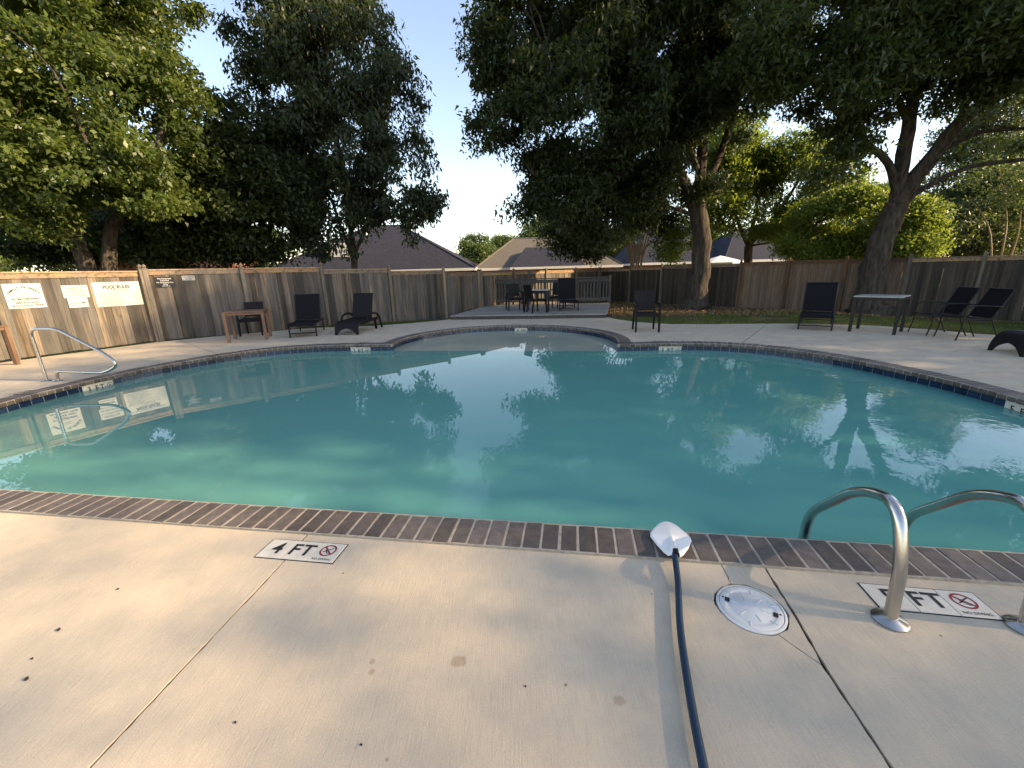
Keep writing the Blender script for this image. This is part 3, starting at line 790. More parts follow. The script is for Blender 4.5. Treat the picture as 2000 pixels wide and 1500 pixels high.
rd = Vector((14.4 - 5.35, 12.6 - 24.75, 0)).normalized()
rp = lambda s: (5.35 + rd.x * s, 24.75 + rd.y * s)
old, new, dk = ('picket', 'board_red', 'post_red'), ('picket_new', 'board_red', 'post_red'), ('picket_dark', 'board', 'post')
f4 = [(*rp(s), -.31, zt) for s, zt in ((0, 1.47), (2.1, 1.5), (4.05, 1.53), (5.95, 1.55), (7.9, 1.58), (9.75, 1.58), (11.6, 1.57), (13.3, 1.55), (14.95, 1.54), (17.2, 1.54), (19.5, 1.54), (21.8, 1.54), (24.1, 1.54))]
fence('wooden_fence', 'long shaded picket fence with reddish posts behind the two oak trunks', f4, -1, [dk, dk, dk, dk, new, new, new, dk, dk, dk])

# ------------------------------------------------------------------ signs on the fence
nL = Vector((fdir.y, -fdir.x, 0))                     # faces the pool
def sign_frame(s, z, d, A, nrm, depth=.012):         # x to the reader's right, y up, z off the fence
    P = Vector((A[0], A[1], z)) + d * s + nrm * depth
    xr = Vector((0, 0, 1)).cross(nrm)
    return Matrix(((xr.x, 0, nrm.x, P.x), (xr.y, 0, nrm.y, P.y), (0, 1, 0, P.z), (0, 0, 0, 1)))
def panel(label, m_, wd, ht, mat='sign', cor=.01):
    t = thing('sign', label, 'sign')
    obj('panel', MB().bbox((-wd / 2, -ht / 2, 0), (wd / 2, ht / 2, .008), .002, m_), M[mat], t)
    for sx in (-1, 1):
        for sy in (-1, 1):
            obj('screw', MB().lathe([(.006, .008), (.006, .0105), (.003, .0115)], 8, m_ @ Matrix.Translation((sx * (wd / 2 - .02), sy * (ht / 2 - .02), 0))), M['ink_grey'], t)
    return t
def lines(mb_, m_, rows, w0, h, seed, left=None):     # rows of small print too small to read
    rr = random.Random(seed)
    for y, x0, x1 in rows:
        x = x0
        while x < x1:
            l = min(rr.uniform(.012, .05), x1 - x)
            mb_.add([m_ @ Vector(p) for p in ((x, y - h / 2, .0095), (x + l, y - h / 2, .0095), (x + l, y + h / 2, .0095), (x, y + h / 2, .0095))], [(0, 1, 2, 3)])
            x += l + rr.uniform(.006, .012)
dB = -fdir
Z9 = Matrix.Translation((0, 0, .0095))
# family friendly
m_ = sign_frame(2.04, 1.25, dB, A_, nL); t = panel('white square FAMILY FRIENDLY sign on the sunlit fence', m_, .55, .50)
k = MB()
s_ = 'FAMILY FRIENDLY'
for i, ch in enumerate(s_):
    a = R(58) - R(116) * i / (len(s_) - 1); rad = .25
    if ch != ' ': put_text(k, ch, .043, m_ @ Z9 @ Matrix.Translation((rad * math.sin(-a), rad * math.cos(a) - .075, 0)) @ Matrix.Rotation(a, 4, 'Z'), .03)
put_text(k, 'ATMOSPHERE', .037, m_ @ Z9 @ Matrix.Translation((0, -.06, 0)), .03, .40)
put_text(k, 'SMOKE AND', .034, m_ @ Z9 @ Matrix.Translation((.015, -.135, 0)), .03, .36)
put_text(k, 'ALCOHOL FREE', .036, m_ @ Z9 @ Matrix.Translation((.01, -.195, 0)), .03, .46)
obj('sign_lettering', k, M['ink'], t, kind='stuff')
g = MB(); lines(g, m_, [(.075, -.05, .05), (.055, -.02, .03), (.035, -.08, .09), (-.015, -.09, -.05), (-.015, .02, .06), (-.098, -.06, .07)], 0, .008, 3); obj('sign_emblem', g, M['ink_grey'], t)
# address
m_ = sign_frame(1.255, 1.30, dB, A_, nL); t = panel('white ADDRESS FOR 911 sign beside the pool rules', m_, .43, .27)
k = MB(); put_text(k, 'ADDRESS FOR', .04, m_ @ Z9 @ Matrix.Translation((0, .075, 0)), .02, .30)
put_text(k, '911 PURPOSES IS', .04, m_ @ Z9 @ Matrix.Translation((0, .0, 0)), .02, .385); put_text(k, '341 AVALON WAY', .04, m_ @ Z9 @ Matrix.Translation((0, -.075, 0)), .02, .385)
obj('sign_lettering', k, M['ink_grey'], t, kind='stuff')
m_ = sign_frame(1.265, 1.055, dB, A_, nL, .014); t = panel('small white Security Cameras in Use sign under the address sign', m_, .33, .21)
k = MB(); put_text(k, 'Security', .035, m_ @ Z9 @ Matrix.Translation((-.045, .0, 0)), .008, .16); put_text(k, 'Cameras in Use', .033, m_ @ Z9 @ Matrix.Translation((0, -.058, 0)), .008, .27)
obj('sign_lettering', k, M['ink'], t, kind='stuff'); obj('camera_symbol', MB().bbox((.06, -.014, .0085), (.11, .012, .0095), .001, m_).bbox((.112, -.006, .0085), (.13, .008, .0095), .001, m_), M['ink'], t)
# pool rules
m_ = sign_frame(.52, 1.205, dB, A_, nL); t = panel('wide white POOL RULES sign next to the fence post', m_, .88, .56)
k = MB(); put_text(k, 'POOL RULES', .072, m_ @ Z9 @ Matrix.Translation((-.01, .165, 0)), .035, .50); obj('sign_lettering', k, M['ink'], t, kind='stuff')
k = MB(); put_text(k, 'Avalon Homeowners Association', .036, m_ @ Z9 @ Matrix.Translation((0, .232, 0)), .006, .74); obj('sign_heading', k, M['ink_blue'], t)
g = MB(); lines(g, m_, [(.108, -.2, .2), (.08, -.13, .15), (.052, -.39, .39)] + [(.02 - .033 * i, -.38, random.uniform(-.02, .32)) for i in range(9)], 0, .011, 9); obj('small_print', g, M['ink_grey'], t)
nL2 = Vector((ld.y, -ld.x, 0))
m_ = sign_frame(.44, 1.45, ld, A_, nL2); t = panel('black emergency equipment sign with white lettering', m_, .40, .265, 'sign_black')
k = MB()
for i, (s_, w_) in enumerate((('This Equipment', .28), ('Reserved', .16), ('For Emergency Use', .33), ('Only', .1))): put_text(k, s_, .033, m_ @ Z9 @ Matrix.Translation((0, .085 - .047 * i, 0)), .012, w_)
obj('sign_lettering', k, M['ink_white'], t, kind='stuff'); g = MB(); lines(g, m_, [(-.1, -.07, .09)], 0, .01, 2); obj('small_print', g, M['ink_white'], t)
m_ = sign_frame(.935, 1.535, ld, A_, nL2); t = panel('little white IN USE sign beside the black sign', m_, .27, .12)
k = MB(); put_text(k, 'CNG DRIVING', .035, m_ @ Z9 @ Matrix.Translation((0, .025, 0)), .008, .22); put_text(k, 'IN USE', .035, m_ @ Z9 @ Matrix.Translation((0, -.028, 0)), .008, .13); obj('sign_lettering', k, M['ink'], t, kind='stuff')

# ------------------------------------------------------------------ timber deck with railing
D0, D1, D2, D3 = Vector((-1.98, 13.62, 0)), Vector((3.03, 12.96, 0)), Vector((3.72, 17.25, 0)), Vector((-1.15, 17.9, 0))
t = thing('timber_deck', 'low grey timber deck platform behind the pool', 'deck', D0)
dx = (D1 - D0).normalized(); dy = Vector((-dx.y, dx.x, 0)); Ld = (D1 - D0).length
rot = Matrix(((dx.x, dy.x, 0, 0), (dx.y, dy.y, 0, 0), (0, 0, 1, 0), (0, 0, 0, 1)))
plank_me = [MB().bbox((0, -.0685, -.034), (Ld, .0685, 0), .006).mesh('plank', M['plank']) for _ in range(2)]
for i in range(31):
    o = link('plank', plank_me[i % 2], t); o.matrix_local = rot @ Matrix.Translation((random.uniform(-.012, .012) + i * .018, .07 + i * .142, .13 + random.uniform(-.002, .002)))
obj('rim_joist', MB().bbox((.02, .02, -.12), (Ld - .02, .055, .094), .004, rot), M['rail'], t)
for x0 in (.03, Ld - .07): obj('side_joist', MB().bbox((x0, .06, -.3), (x0 + .04, 4.3, .094), .004, rot), M['rail'], t)
r0 = D0 + dx * .62 + dy * 4.25; r1 = D0 + dx * (Ld + .5) + dy * 4.25; Lr = (r1 - r0).length
t = thing('deck_railing', 'grey timber railing with balusters along the back of the deck', 'railing', (r0.x, r0.y, .13))
for s in (0, Lr * .335, Lr): obj('post', MB().bbox((s - .05, -.05, 0), (s + .05, .05, 1.12 if s != Lr * .335 else 1.42), .006, rot), M['rail'], t)
obj('top_rail', MB().bbox((-.02, -.075, 1.02), (Lr + .02, .075, 1.058), .006, rot), M['rail'], t)
obj('upper_rail', MB().bbox((.05, -.06, .87), (Lr - .05, -.022, 1.0), .005, rot), M['rail'], t)
obj('lower_rail', MB().bbox((.05, -.06, .11), (Lr - .05, -.022, .25), .005, rot), M['rail'], t)
bal = MB().bbox((-.028, -.02, .2), (.028, .02, .95), .004).mesh('baluster', M['rail'])
nb_ = int(Lr / .125)
for i in range(1, nb_): o = link('baluster', bal, t); o.matrix_local = rot @ Matrix.Translation((Lr * i / nb_, 0, 0))

# ------------------------------------------------------------------ furniture
def table(label, loc, rz, wd, dp, h, frame, top, lw=.065, group=None):
    t = thing('patio_table', label, 'table', loc, rz, group)
    for sx in (-1, 1):
        for sy in (-1, 1):
            x, y = sx * (wd / 2 - lw / 2), sy * (dp / 2 - lw / 2)
            obj('leg', MB().bbox((x - lw / 2, y - lw / 2, 0), (x + lw / 2, y + lw / 2, h - .02), .004), M[frame], t)
    a = MB()
    a.bbox((-wd / 2 + lw, -dp / 2 + .012, h - .075), (wd / 2 - lw, -dp / 2 + .04, h - .022), .003).bbox((-wd / 2 + lw, dp / 2 - .04, h - .075), (wd / 2 - lw, dp / 2 - .012, h - .022), .003)
    a.bbox((-wd / 2 + .012, -dp / 2 + lw, h - .075), (-wd / 2 + .04, dp / 2 - lw, h - .022), .003).bbox((wd / 2 - .04, -dp / 2 + lw, h - .075), (wd / 2 - .012, dp / 2 - lw, h - .022), .003)
    obj('apron', a, M[frame], t)
    obj('tabletop', MB().bbox((-wd / 2 - .005, -dp / 2 - .005, h - .02), (wd / 2 + .005, dp / 2 + .005, h + .008), .006), M[top], t)
    return t
def arm_chair(label, loc, rz, group=None, h=.92):
    t = thing('patio_armchair', label, 'chair', loc, rz, group)     # faces local -y
    m = M['resin']
    obj('seat', MB().bbox((-.245, -.25, .40), (.245, .25, .445), .015), m, t)
    bk = MB(); n = 6
    for i in range(n):                                              # curved back panel
        pass
    pts = []
    for j in range(7):
        z = .47 + (h - .47) * j / 6; y = .225 + .10 * (j / 6) ** 1.2
        pts.append([(x, y + .03 * (1 - (x / .25) ** 2) * 1.0, z) for x in (-.235, -.15, -.05, .05, .15, .235)])
    vs = [p for r in pts for p in r] + [(x, y + .022, z) for r in pts for x, y, z in r]; N = 42; fs = []
    for j in range(6):
        for i in range(5):
            a = j * 6 + i; fs += [(a, a + 1, a + 7, a + 6), (N + a, N + a + 6, N + a + 7, N + a + 1)]
    for i in range(5): fs += [(i + 1, i, N + i, N + i + 1), (36 + i, 37 + i, N + 37 + i, N + 36 + i)]
    for j in range(6): fs += [(j * 6, j * 6 + 6, N + j * 6 + 6, N + j * 6), (j * 6 + 11, j * 6 + 5, N + j * 6 + 5, N + j * 6 + 11)]
    bk.add(vs, fs); obj('backrest', bk, m, t, True)
    for s in (-1, 1):
        obj('leg', MB().bar((s * .265, -.27, 0), (s * .262, -.235, .63), .042, .042), m, t)
        obj('leg', MB().bar((s * .25, .30, 0), (s * .245, .225, .47), .042, .04), m, t)
        obj('armrest', MB().tube(bez([(s * .262, -.285, .625), (s * .275, -.2, .648), (s * .272, .0, .65), (s * .25, .22, .66), (s * .235, .265, .67)], 4), .024, 8, flat=.7), m, t, True)
    obj('seat_rail', MB().bbox((-.24, -.268, .37), (.24, -.24, .425), .006), m, t)
    return t
def lounger(label, loc, rz, group=None, ang=68, seat_l=1.12):
    t = thing('sling_lounger', label, 'lounger', loc, rz, group)    # foot end towards local -y, origin under the front legs
    y0, yb = -.12, seat_l - .12; z = .335
    prof = [(y0, z - .05), (y0 + .02, z), (y0 + .12, z + .025), (y0 + .5, z - .008), (yb - .1, z - .01), (yb, z)]
    def slab(name, prof, w2, th):
        P = bez([(0, a, b) for a, b in prof], 4); mb = MB(); n = len(P)
        for x in (-w2, w2):
            for p in P: mb.v.append((x, p.y, p.z))
            for i, p in enumerate(P):
                d = (P[min(i + 1, n - 1)] - P[max(i - 1, 0)]).normalized(); mb.v.append((x, p.y + d.z * th, p.z - d.y * th))
        for i in range(n - 1):
            mb.f += [(i, i + 1, 2 * n + i + 1, 2 * n + i), (n + i + 1, n + i, 3 * n + i, 3 * n + i + 1), (i + 1, i, n + i, n + i + 1), (2 * n + i, 2 * n + i + 1, 3 * n + i + 1, 3 * n + i)]
        mb.f += [(0, 2 * n, 3 * n, n), (n - 1, 2 * n - 1, 4 * n - 1, 3 * n - 1)]
        return obj(name, mb, M['sling'], t, True)
    slab('seat', prof, .30, .022)
    lb = .74; ca, sa = math.cos(R(ang)), math.sin(R(ang))
    slab('backrest', [(yb, z + .02), (yb + .3 * lb * ca - .012, z + .02 + .3 * lb * sa), (yb + .7 * lb * ca - .01, z + .02 + .7 * lb * sa), (yb + lb * ca, z + .02 + lb * sa)], .30, .022)
    for s in (-1, 1):
        obj('side_rail', MB().tube(bez([(s * .315, y0 - .005, z - .06), (s * .315, y0 + .03, z - .012), (s * .315, yb, z - .022), (s * .315, yb + .62, z - .03)], 4), .018, 8), M['black_metal'], t, True)
        obj('back_frame', MB().tube([(s * .312, yb, z), (s * .312, yb + lb * ca, z + lb * sa + .02)], .016, 8), M['black_metal'], t, True)
        obj('leg', MB().bar((s * .31, 0, 0), (s * .31, 0, z - .01), .035, .03), M['black_metal'], t)
        obj('leg', MB().bar((s * .31, yb + .35, 0), (s * .31, yb + .35, z - .02), .035, .03), M['black_metal'], t)
        obj('armrest', MB().tube(bez([(s * .335, yb - .28, z - .01), (s * .345, yb - .16, z + .10), (s * .345, yb + .1, z + .13), (s * .33, yb + .28, z + .05)], 4), .02, 8), M['black_metal'], t, True) if False else None
    obj('cross_bar', MB().bar((-.295, 0, .1), (.295, 0, .1), .025, .025), M['black_metal'], t)
    obj('cross_bar', MB().bar((-.295, yb + .35, .1), (.295, yb + .35, .1), .025, .025), M['black_metal'], t)
    obj('top_bar', MB().tube([(-.312, yb + lb * ca, z + lb * sa + .02), (.312, yb + lb * ca, z + lb * sa + .02)], .016, 8), M['black_metal'], t, True)
    return t
def moulded_lounger(label, loc, rz):
    t = thing('moulded_lounger', label, 'lounger', loc, rz)         # curved apron foot towards local -y
    m = M['resin']; w2 = .31
    def loft(name, prof, cut=None, th=.03, wv=w2, parent=t):
        P = bez([(0, a, b) for a, b in prof], 5); n = len(P); nx = 12; mb = MB()
        for side in (0, 1):
            for ix in range(nx + 1):
                x = -wv + 2 * wv * ix / nx
                for i, p in enumerate(P):
                    d = (P[min(i + 1, n - 1)] - P[max(i - 1, 0)]).normalized(); z = p.z; y = p.y
                    if cut: z = max(z, cut(x)) if i < n * .6 else z
                    mb.v.append((x, y + side * d.z * th, z - side * d.y * th))
        S = (nx + 1) * n
        for ix in range(nx):
            for i in range(n - 1):
                a = ix * n + i; mb.f += [(a, a + 1, a + n + 1, a + n), (S + a, S + a + n, S + a + n + 1, S + a + 1)]
        for i in range(n - 1):
            a = i; mb.f.append((a + 1, a, S + a, S + a + 1)); a = nx * n + i; mb.f.append((a, a + 1, S + a + 1, S + a))
        for ix in range(nx):
            a = ix * n; mb.f.append((a, a + n, S + a + n, S + a)); a = ix * n + n - 1; mb.f.append((a + n, a, S + a, S + a + n))
        return obj(name, mb, m, parent, True)
    loft('foot_apron', [(-.10, 0), (-.09, .1), (-.05, .22), (.03, .31), (.14, .345)], cut=lambda x: .17 * max(0, 1 - (x / .235) ** 2) ** .6 if abs(x) < .235 else 0)
    loft('seat', [(.13, .346), (.4, .325), (.75, .315), (1.0, .33)])
    loft('backrest', [(.97, .34), (1.06, .55), (1.17, .8), (1.26, 1.0)], wv=.28)
    for s in (-1, 1):
        obj('armrest', MB().tube(bez([(s * .34, .42, .33), (s * .36, .58, .43), (s * .365, .8, .47), (s * .37, 1.1, .44), (s * .37, 1.32, .30), (s * .365, 1.45, .0)], 5), .032, 8, flat=.8), m, t, True)
        obj('side_panel', MB().bbox((s * .315 - .012, .12, .24), (s * .315 + .012, 1.3, .33), .005), m, t)
        obj('leg', MB().bar((s * .31, 1.15, 0), (s * .31, 1.12, .30), .06, .04), m, t)
    return t
def sling_chair(label, loc, rz, group=None):
    t = thing('sling_chair', label, 'chair', loc, rz, group)        # faces local -y
    for s in (-1, 1):
        x = s * .27
        obj('side_frame', MB().tube(bez([(x, -.30, 0), (x, -.255, .25), (x, -.25, .52), (x, -.20, .625), (x, -.05, .645), (x, .22, .63), (x, .27, .62)], 5), .0125, 8), M['black_metal'], t, True)
        obj('leg', MB().tube([(x, .36, 0), (x, .17, .40), (x, -.25, .40)], .0125, 8), M['black_metal'], t, True)
        obj('back_frame', MB().tube(bez([(x * .95, -.24, .41), (x * .95, .12, .38), (x * .95, .2, .45), (x * .95, .40, .93)], 6), .0125, 8), M['black_metal'], t, True)
    def sl(name, a, b, c):
        P = bez([a, b, c], 5); mb = MB(); n = len(P)
        for dz in (0, -.006):
            for x in (-.25, .25): mb.v += [(x, p[1], p[2] + dz) for p in P]
        for i in range(n - 1): mb.f += [(i, i + 1, n + i + 1, n + i), (2 * n + i + 1, 2 * n + i, 3 * n + i, 3 * n + i + 1)]
        obj(name, mb, M['sling'], t, True)
    sl('seat', (0, -.25, .42), (0, -.02, .385), (0, .15, .395)); sl('backrest', (0, .17, .42), (0, .28, .66), (0, .395, .925))
    obj('top_bar', MB().tube([(-.257, .40, .93), (.257, .40, .93)], .0125, 8), M['black_metal'], t, True)
    return t
ANG = lambda fx, fy: math.atan2(fx, -fy)                            # facing (fx, fy)
table('square brown table with thick legs before the grey fence', (-6.55, 10.33, 0), R(22), .86, .72, .71, 'brown_metal', 'brown_metal')
table('brown table leg and top cut off beside the sign fence', (-9.86, 7.38, 0), R(4), .86, .8, .74, 'brown_metal', 'brown_metal')
arm_chair('dark armchair tucked behind the square brown table', (-6.98, 11.22, 0), ANG(.25, -.97), h=.86)
lounger('black sling lounger beside the brown table', (-5.30, 10.50, 0), ANG(.28, -.96), ang=62)
moulded_lounger('dark moulded lounger with arched foot before the grey fence', (-4.24, 10.72, 0), ANG(-.06, -1))
arm_chair('lone dark armchair standing on the concrete beyond the shelf', (3.28, 9.98, 0), ANG(-.13, -.99), h=.95)
lounger('black sling lounger near the leaning oak trunk', (6.98, 9.38, 0), ANG(-.60, -.80), ang=62)
table('dark square table with pale top beside the sling chairs', (8.0, 8.95, 0), math.atan2(-.62, .48), .80, .70, .77, 'black_metal', 'table_top', .055)
sling_chair('black tube framed sling chair nearest the pale topped table', (8.80, 8.45, 0), ANG(-.95, .22))
sling_chair('black tube framed sling chair between its twin and the moulded lounger', (8.74, 7.83, 0), ANG(-.95, .22))
moulded_lounger('dark moulded lounger whose arched foot shows beside the sling chairs', (8.02, 6.42, 0), ANG(-.97, .22))
DZ = .13
arm_chair('dark armchair on the timber deck by the middle railing post', (.17, 15.15, DZ), ANG(.2, -.98))
table('small dark table on the timber deck', (.98, 14.55, DZ), R(-5), .78, .72, .72, 'black_metal', 'table_top', .06)
arm_chair('dark armchair pulled up sideways to the deck table', (.86, 13.98, DZ), ANG(.85, .5))
arm_chair('dark armchair behind the deck table near the lounger', (1.75, 15.35, DZ), ANG(-.3, -.95))
lounger('black sling lounger standing upright on the timber deck', (2.0, 14.1, DZ), ANG(-.05, -1), ang=75, seat_l=.95)

# ------------------------------------------------------------------ trees
def leaf_mesh(name, pos, size, m, rng, droop=.3, aspect=.42, up=.6, rnd=None, tri=False):
    n = len(pos)
    d = rng.normal(size=(n, 3)); d[:, 2] -= droop * 1.6; d /= np.linalg.norm(d, axis=1)[:, None]
    nr = rng.normal(size=(n, 3)); nr[:, 2] += up * 2; nr -= d * (nr * d).sum(1)[:, None]; nr /= np.linalg.norm(nr, axis=1)[:, None] + 1e-9
    sdv = np.cross(d, nr)
    l = (size * rng.uniform(.65, 1.3, n))[:, None]; wv = l * aspect * .5
    nv = 3 if tri else 4
    v = np.empty((n, nv, 3), np.float32)
    if tri: v[:, 0] = pos + sdv * wv; v[:, 1] = pos + d * l + nr * wv * .3; v[:, 2] = pos - sdv * wv + d * l * .25
    else: v[:, 0] = pos; v[:, 1] = pos + d * l * .45 + sdv * wv + nr * wv * .35; v[:, 2] = pos + d * l; v[:, 3] = pos + d * l * .45 - sdv * wv + nr * wv * .35
    me = bpy.data.meshes.new(name)
    me.vertices.add(nv * n); me.vertices.foreach_set('co', v.ravel())
    me.loops.add(nv * n); me.loops.foreach_set('vertex_index', np.arange(nv * n, dtype=np.int32))
    me.polygons.add(n); me.polygons.foreach_set('loop_start', np.arange(0, nv * n, nv, dtype=np.int32)); me.polygons.foreach_set('loop_total', np.full(n, nv, np.int32))
    at_ = me.attributes.new('rnd', 'FLOAT', 'FACE')
    at_.data.foreach_set('value', (np.clip(rng.normal(.5, .24, n), 0, 1) if rnd is None else rnd).astype(np.float32))
    me.materials.append(m); me.update(calc_edges=True)
    return me
def crown_points(lobes, n_clump, per, cr_, rng, gap=.25, flat=.55, shell=.5, wl=2.4):
    Ls = np.array(lobes, float); wgt = (Ls[:, 3] * Ls[:, 4] * Ls[:, 5]) ** .72; wgt /= wgt.sum()
    idx = rng.choice(len(Ls), n_clump * 3, p=wgt)
    d = rng.normal(size=(len(idx), 3)); d /= np.linalg.norm(d, axis=1)[:, None]
    r = shell * .6 + (1 - shell * .6) * rng.random(len(idx)) ** .55
    c = Ls[idx, :3] + d * r[:, None] * Ls[idx, 3:6]
    f = np.zeros(len(c))
    for k in range(6):
        q = rng.normal(size=3); q /= np.linalg.norm(q); f += np.sin((c @ q) * math.tau / (wl * rng.uniform(.6, 1.5)) + rng.uniform(0, 6.28))
    c = c[f / 6 > -gap][:n_clump]
    spread = cr_ * rng.uniform(.6, 1.35, len(c))
    p = np.repeat(c, per, 0) + np.clip(rng.normal(size=(len(c) * per, 3)), -1.7, 1.7) * np.repeat(spread, per)[:, None] * np.array([1, 1, flat])
    tone = np.repeat(rng.normal(.5, .13, len(c)), per) + rng.normal(0, .17, len(c) * per)
    return c, p, np.clip(tone, 0, 1)
def tree(name, label, base, limbs, lobes, m_leaf, seed, n_clump, per, cl_r=.42, leaf=.13, aspect=.42, droop=.3, gap=.25, bark='bark', trunk=None, trunk_r=(.3, .25), group=None, cat='tree', twigs=70, flat=.55, flare=True, wl=2.4, up=.6, tri=False):
    """limbs: list of (points, r0, r1) in world space; lobes: (x, y, z, rx, ry, rz)"""
    rng = np.random.default_rng(seed); rr = random.Random(seed); base = Vector(base)
    t = thing(name, label, cat, base, 0, group)
    loc = lambda p: Vector(p) - base
    def limb(nm, pts, r0, r1, seg_=9, wob=.10, fl=False):
        P = bez([loc(p) for p in pts], 5); n = len(P)
        rad = [r0 + (r1 - r0) * (i / (n - 1)) for i in range(n)]
        if fl:
            for i in range(n):
                hgt = (P[i] - P[0]).length
                rad[i] *= 1 + .95 * math.exp(-hgt / .32)
        for i in range(1, n - 1): P[i] = P[i] + Vector((rr.uniform(-1, 1), rr.uniform(-1, 1), rr.uniform(-1, 1))) * rad[i] * .12
        return obj(nm, MB().tube(P, rad, seg_, True, wob, rr), M[bark], t, True)
    if trunk: limb('trunk', trunk, trunk_r[0], trunk_r[1], 16, .09, flare)
    ends = []
    for pts, r0, r1 in limbs:
        limb('limb', pts, r0, r1); ends += [Vector(p) for p in pts[1:]]
    lob = [(*l[:3], *l[3:]) for l in lobes]
    c, p, tone = crown_points(lob, n_clump, per, cl_r, rng, gap, flat, wl=wl)
    if twigs and ends:
        tw = MB()
        for k in rng.choice(len(c), min(twigs, len(c)), replace=False):
            q = Vector(c[k]); e = min(ends, key=lambda v: (v - q).length)
            if (e - q).length > 6.5: continue
            mid = e.lerp(q, .5) + Vector((rr.uniform(-.3, .3), rr.uniform(-.3, .3), rr.uniform(0, .5)))
            r_ = .012 + .010 * (e - q).length
            tw.tube(bez([loc(e), loc(mid), loc(q)], 3), [r_ * (1 - .8 * i / 6) for i in range(7)], 5, False)
        link('twig_work', tw.mesh('twig_work', M[bark], True), t, kind='stuff')
    me = leaf_mesh('crown', p - np.array(base), leaf, M[m_leaf], rng, droop, aspect, up, tone, tri)
    link('crown', me, t, kind='stuff')
    return t
def lob(*a): return [(*at(px, py, Y), r * k, r * k, r * .85 * k) for px, py, Y, r, k in [(*x, 1.0) if len(x) == 4 else x for x in a]]
def gz(p): return (p[0], p[1], ground_z(p[0], p[1]) - .1)

# live oak behind the sign fence
b1 = gz(at(185, 520, 14.5)); a_ = at
tree('live_oak', 'big round live oak with sunlit olive leaves behind the sign fence', b1,
     [([b1, a_(150, 470, 14.2), a_(120, 420, 13.8), a_(60, 330, 13), a_(10, 260, 12.5)], .26, .10), ([b1, a_(215, 470, 14.6), a_(240, 410, 14.6), a_(300, 300, 14.8), a_(330, 220, 15)], .24, .08),
      ([a_(150, 470, 14.2), a_(150, 380, 14.4), a_(180, 260, 14.6), a_(200, 100, 15)], .20, .06), ([a_(120, 420, 13.8), a_(60, 390, 14.5), a_(-40, 330, 15)], .14, .05), ([a_(240, 410, 14.6), a_(190, 330, 13.2), a_(170, 280, 12.6)], .12, .04)],
     lob((70, 60, 14, 2.8), (200, 90, 15, 2.4), (310, 200, 15.2, 1.8), (120, 240, 13, 2.7), (10, 330, 12.4, 2.0), (210, 350, 13, 1.9), (300, 330, 14.4, 1.6), (-140, 200, 13.5, 3.4), (110, -140, 15, 3.4), (-120, -40, 14, 3.4), (210, 20, 15.5, 1.8), (80, 390, 12.6, 1.2), (330, 400, 15, 1.2)),
     'leaf_oak', 11, 1450, 100, .24, .15, .58, .25, .05, twigs=90, wl=1.9)
# a darker maple between the two
b2 = gz(at(430, 500, 17.5))
tree('maple_tree', 'dense dark tree filling the gap between live oak and cherry', b2, [([b2, a_(430, 440, 17.5), a_(440, 340, 17.3)], .16, .05), ([a_(430, 440, 17.5), a_(500, 380, 17.5)], .1, .04), ([a_(430, 440, 17.5), a_(370, 380, 17.5)], .1, .04)],
     lob((460, 320, 17.3, 2.2), (400, 275, 17.5, 1.8), (420, 420, 17, 2.0), (520, 420, 17.4, 2.0), (360, 440, 17.5, 1.6), (470, 480, 18, 1.3), (330, 480, 18, 1.2), (560, 370, 17.8, 1.6), (280, 450, 18.5, 1.8), (150, 440, 19.5, 2.0), (40, 440, 18.5, 1.8)),
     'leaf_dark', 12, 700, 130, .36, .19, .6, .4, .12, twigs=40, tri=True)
# tall cherry laurel with drooping leaves
b3 = gz(at(690, 520, 19.5))
tree('tall_tree', 'tall dark drooping tree rising over the grey hipped roof', b3,
     [([b3, a_(688, 470, 19.3), a_(680, 400, 19.2), a_(660, 280, 19), a_(640, 130, 19), a_(620, -60, 19)], .15, .05), ([a_(688, 500, 19.3), a_(665, 440, 19), a_(640, 380, 18.8), a_(560, 290, 18.8)], .09, .03), ([a_(690, 500, 19.4), a_(722, 430, 19), a_(735, 390, 18.8), a_(790, 300, 18.6)], .09, .03),
      ([a_(680, 400, 19.2), a_(740, 250, 18.8), a_(790, 190, 18.6)], .07, .025), ([a_(722, 440, 19), a_(780, 420, 18.4), a_(850, 400, 18)], .05, .015)],
     lob((600, 10, 19, 2.8), (640, 120, 19, 3.0), (750, 200, 18.6, 1.7), (580, 220, 19, 2.6), (690, 290, 18.6, 2.9), (775, 320, 18.5, 1.5), (620, 390, 18.6, 2.1), (745, 405, 18.2, 1.5), (830, 402, 18, .7), (420, 85, 19, .5), (440, 50, 19, .4), (510, 60, 19, 1.2), (580, -130, 19, 3.2), (655, -40, 19, 1.6), (820, 170, 18.5, .6), (640, 470, 18.4, 1.1), (790, 460, 18, .8)),
     'leaf_mid', 13, 1000, 105, .25, .21, .36, .95, .03, twigs=80, flat=.75, up=.2)
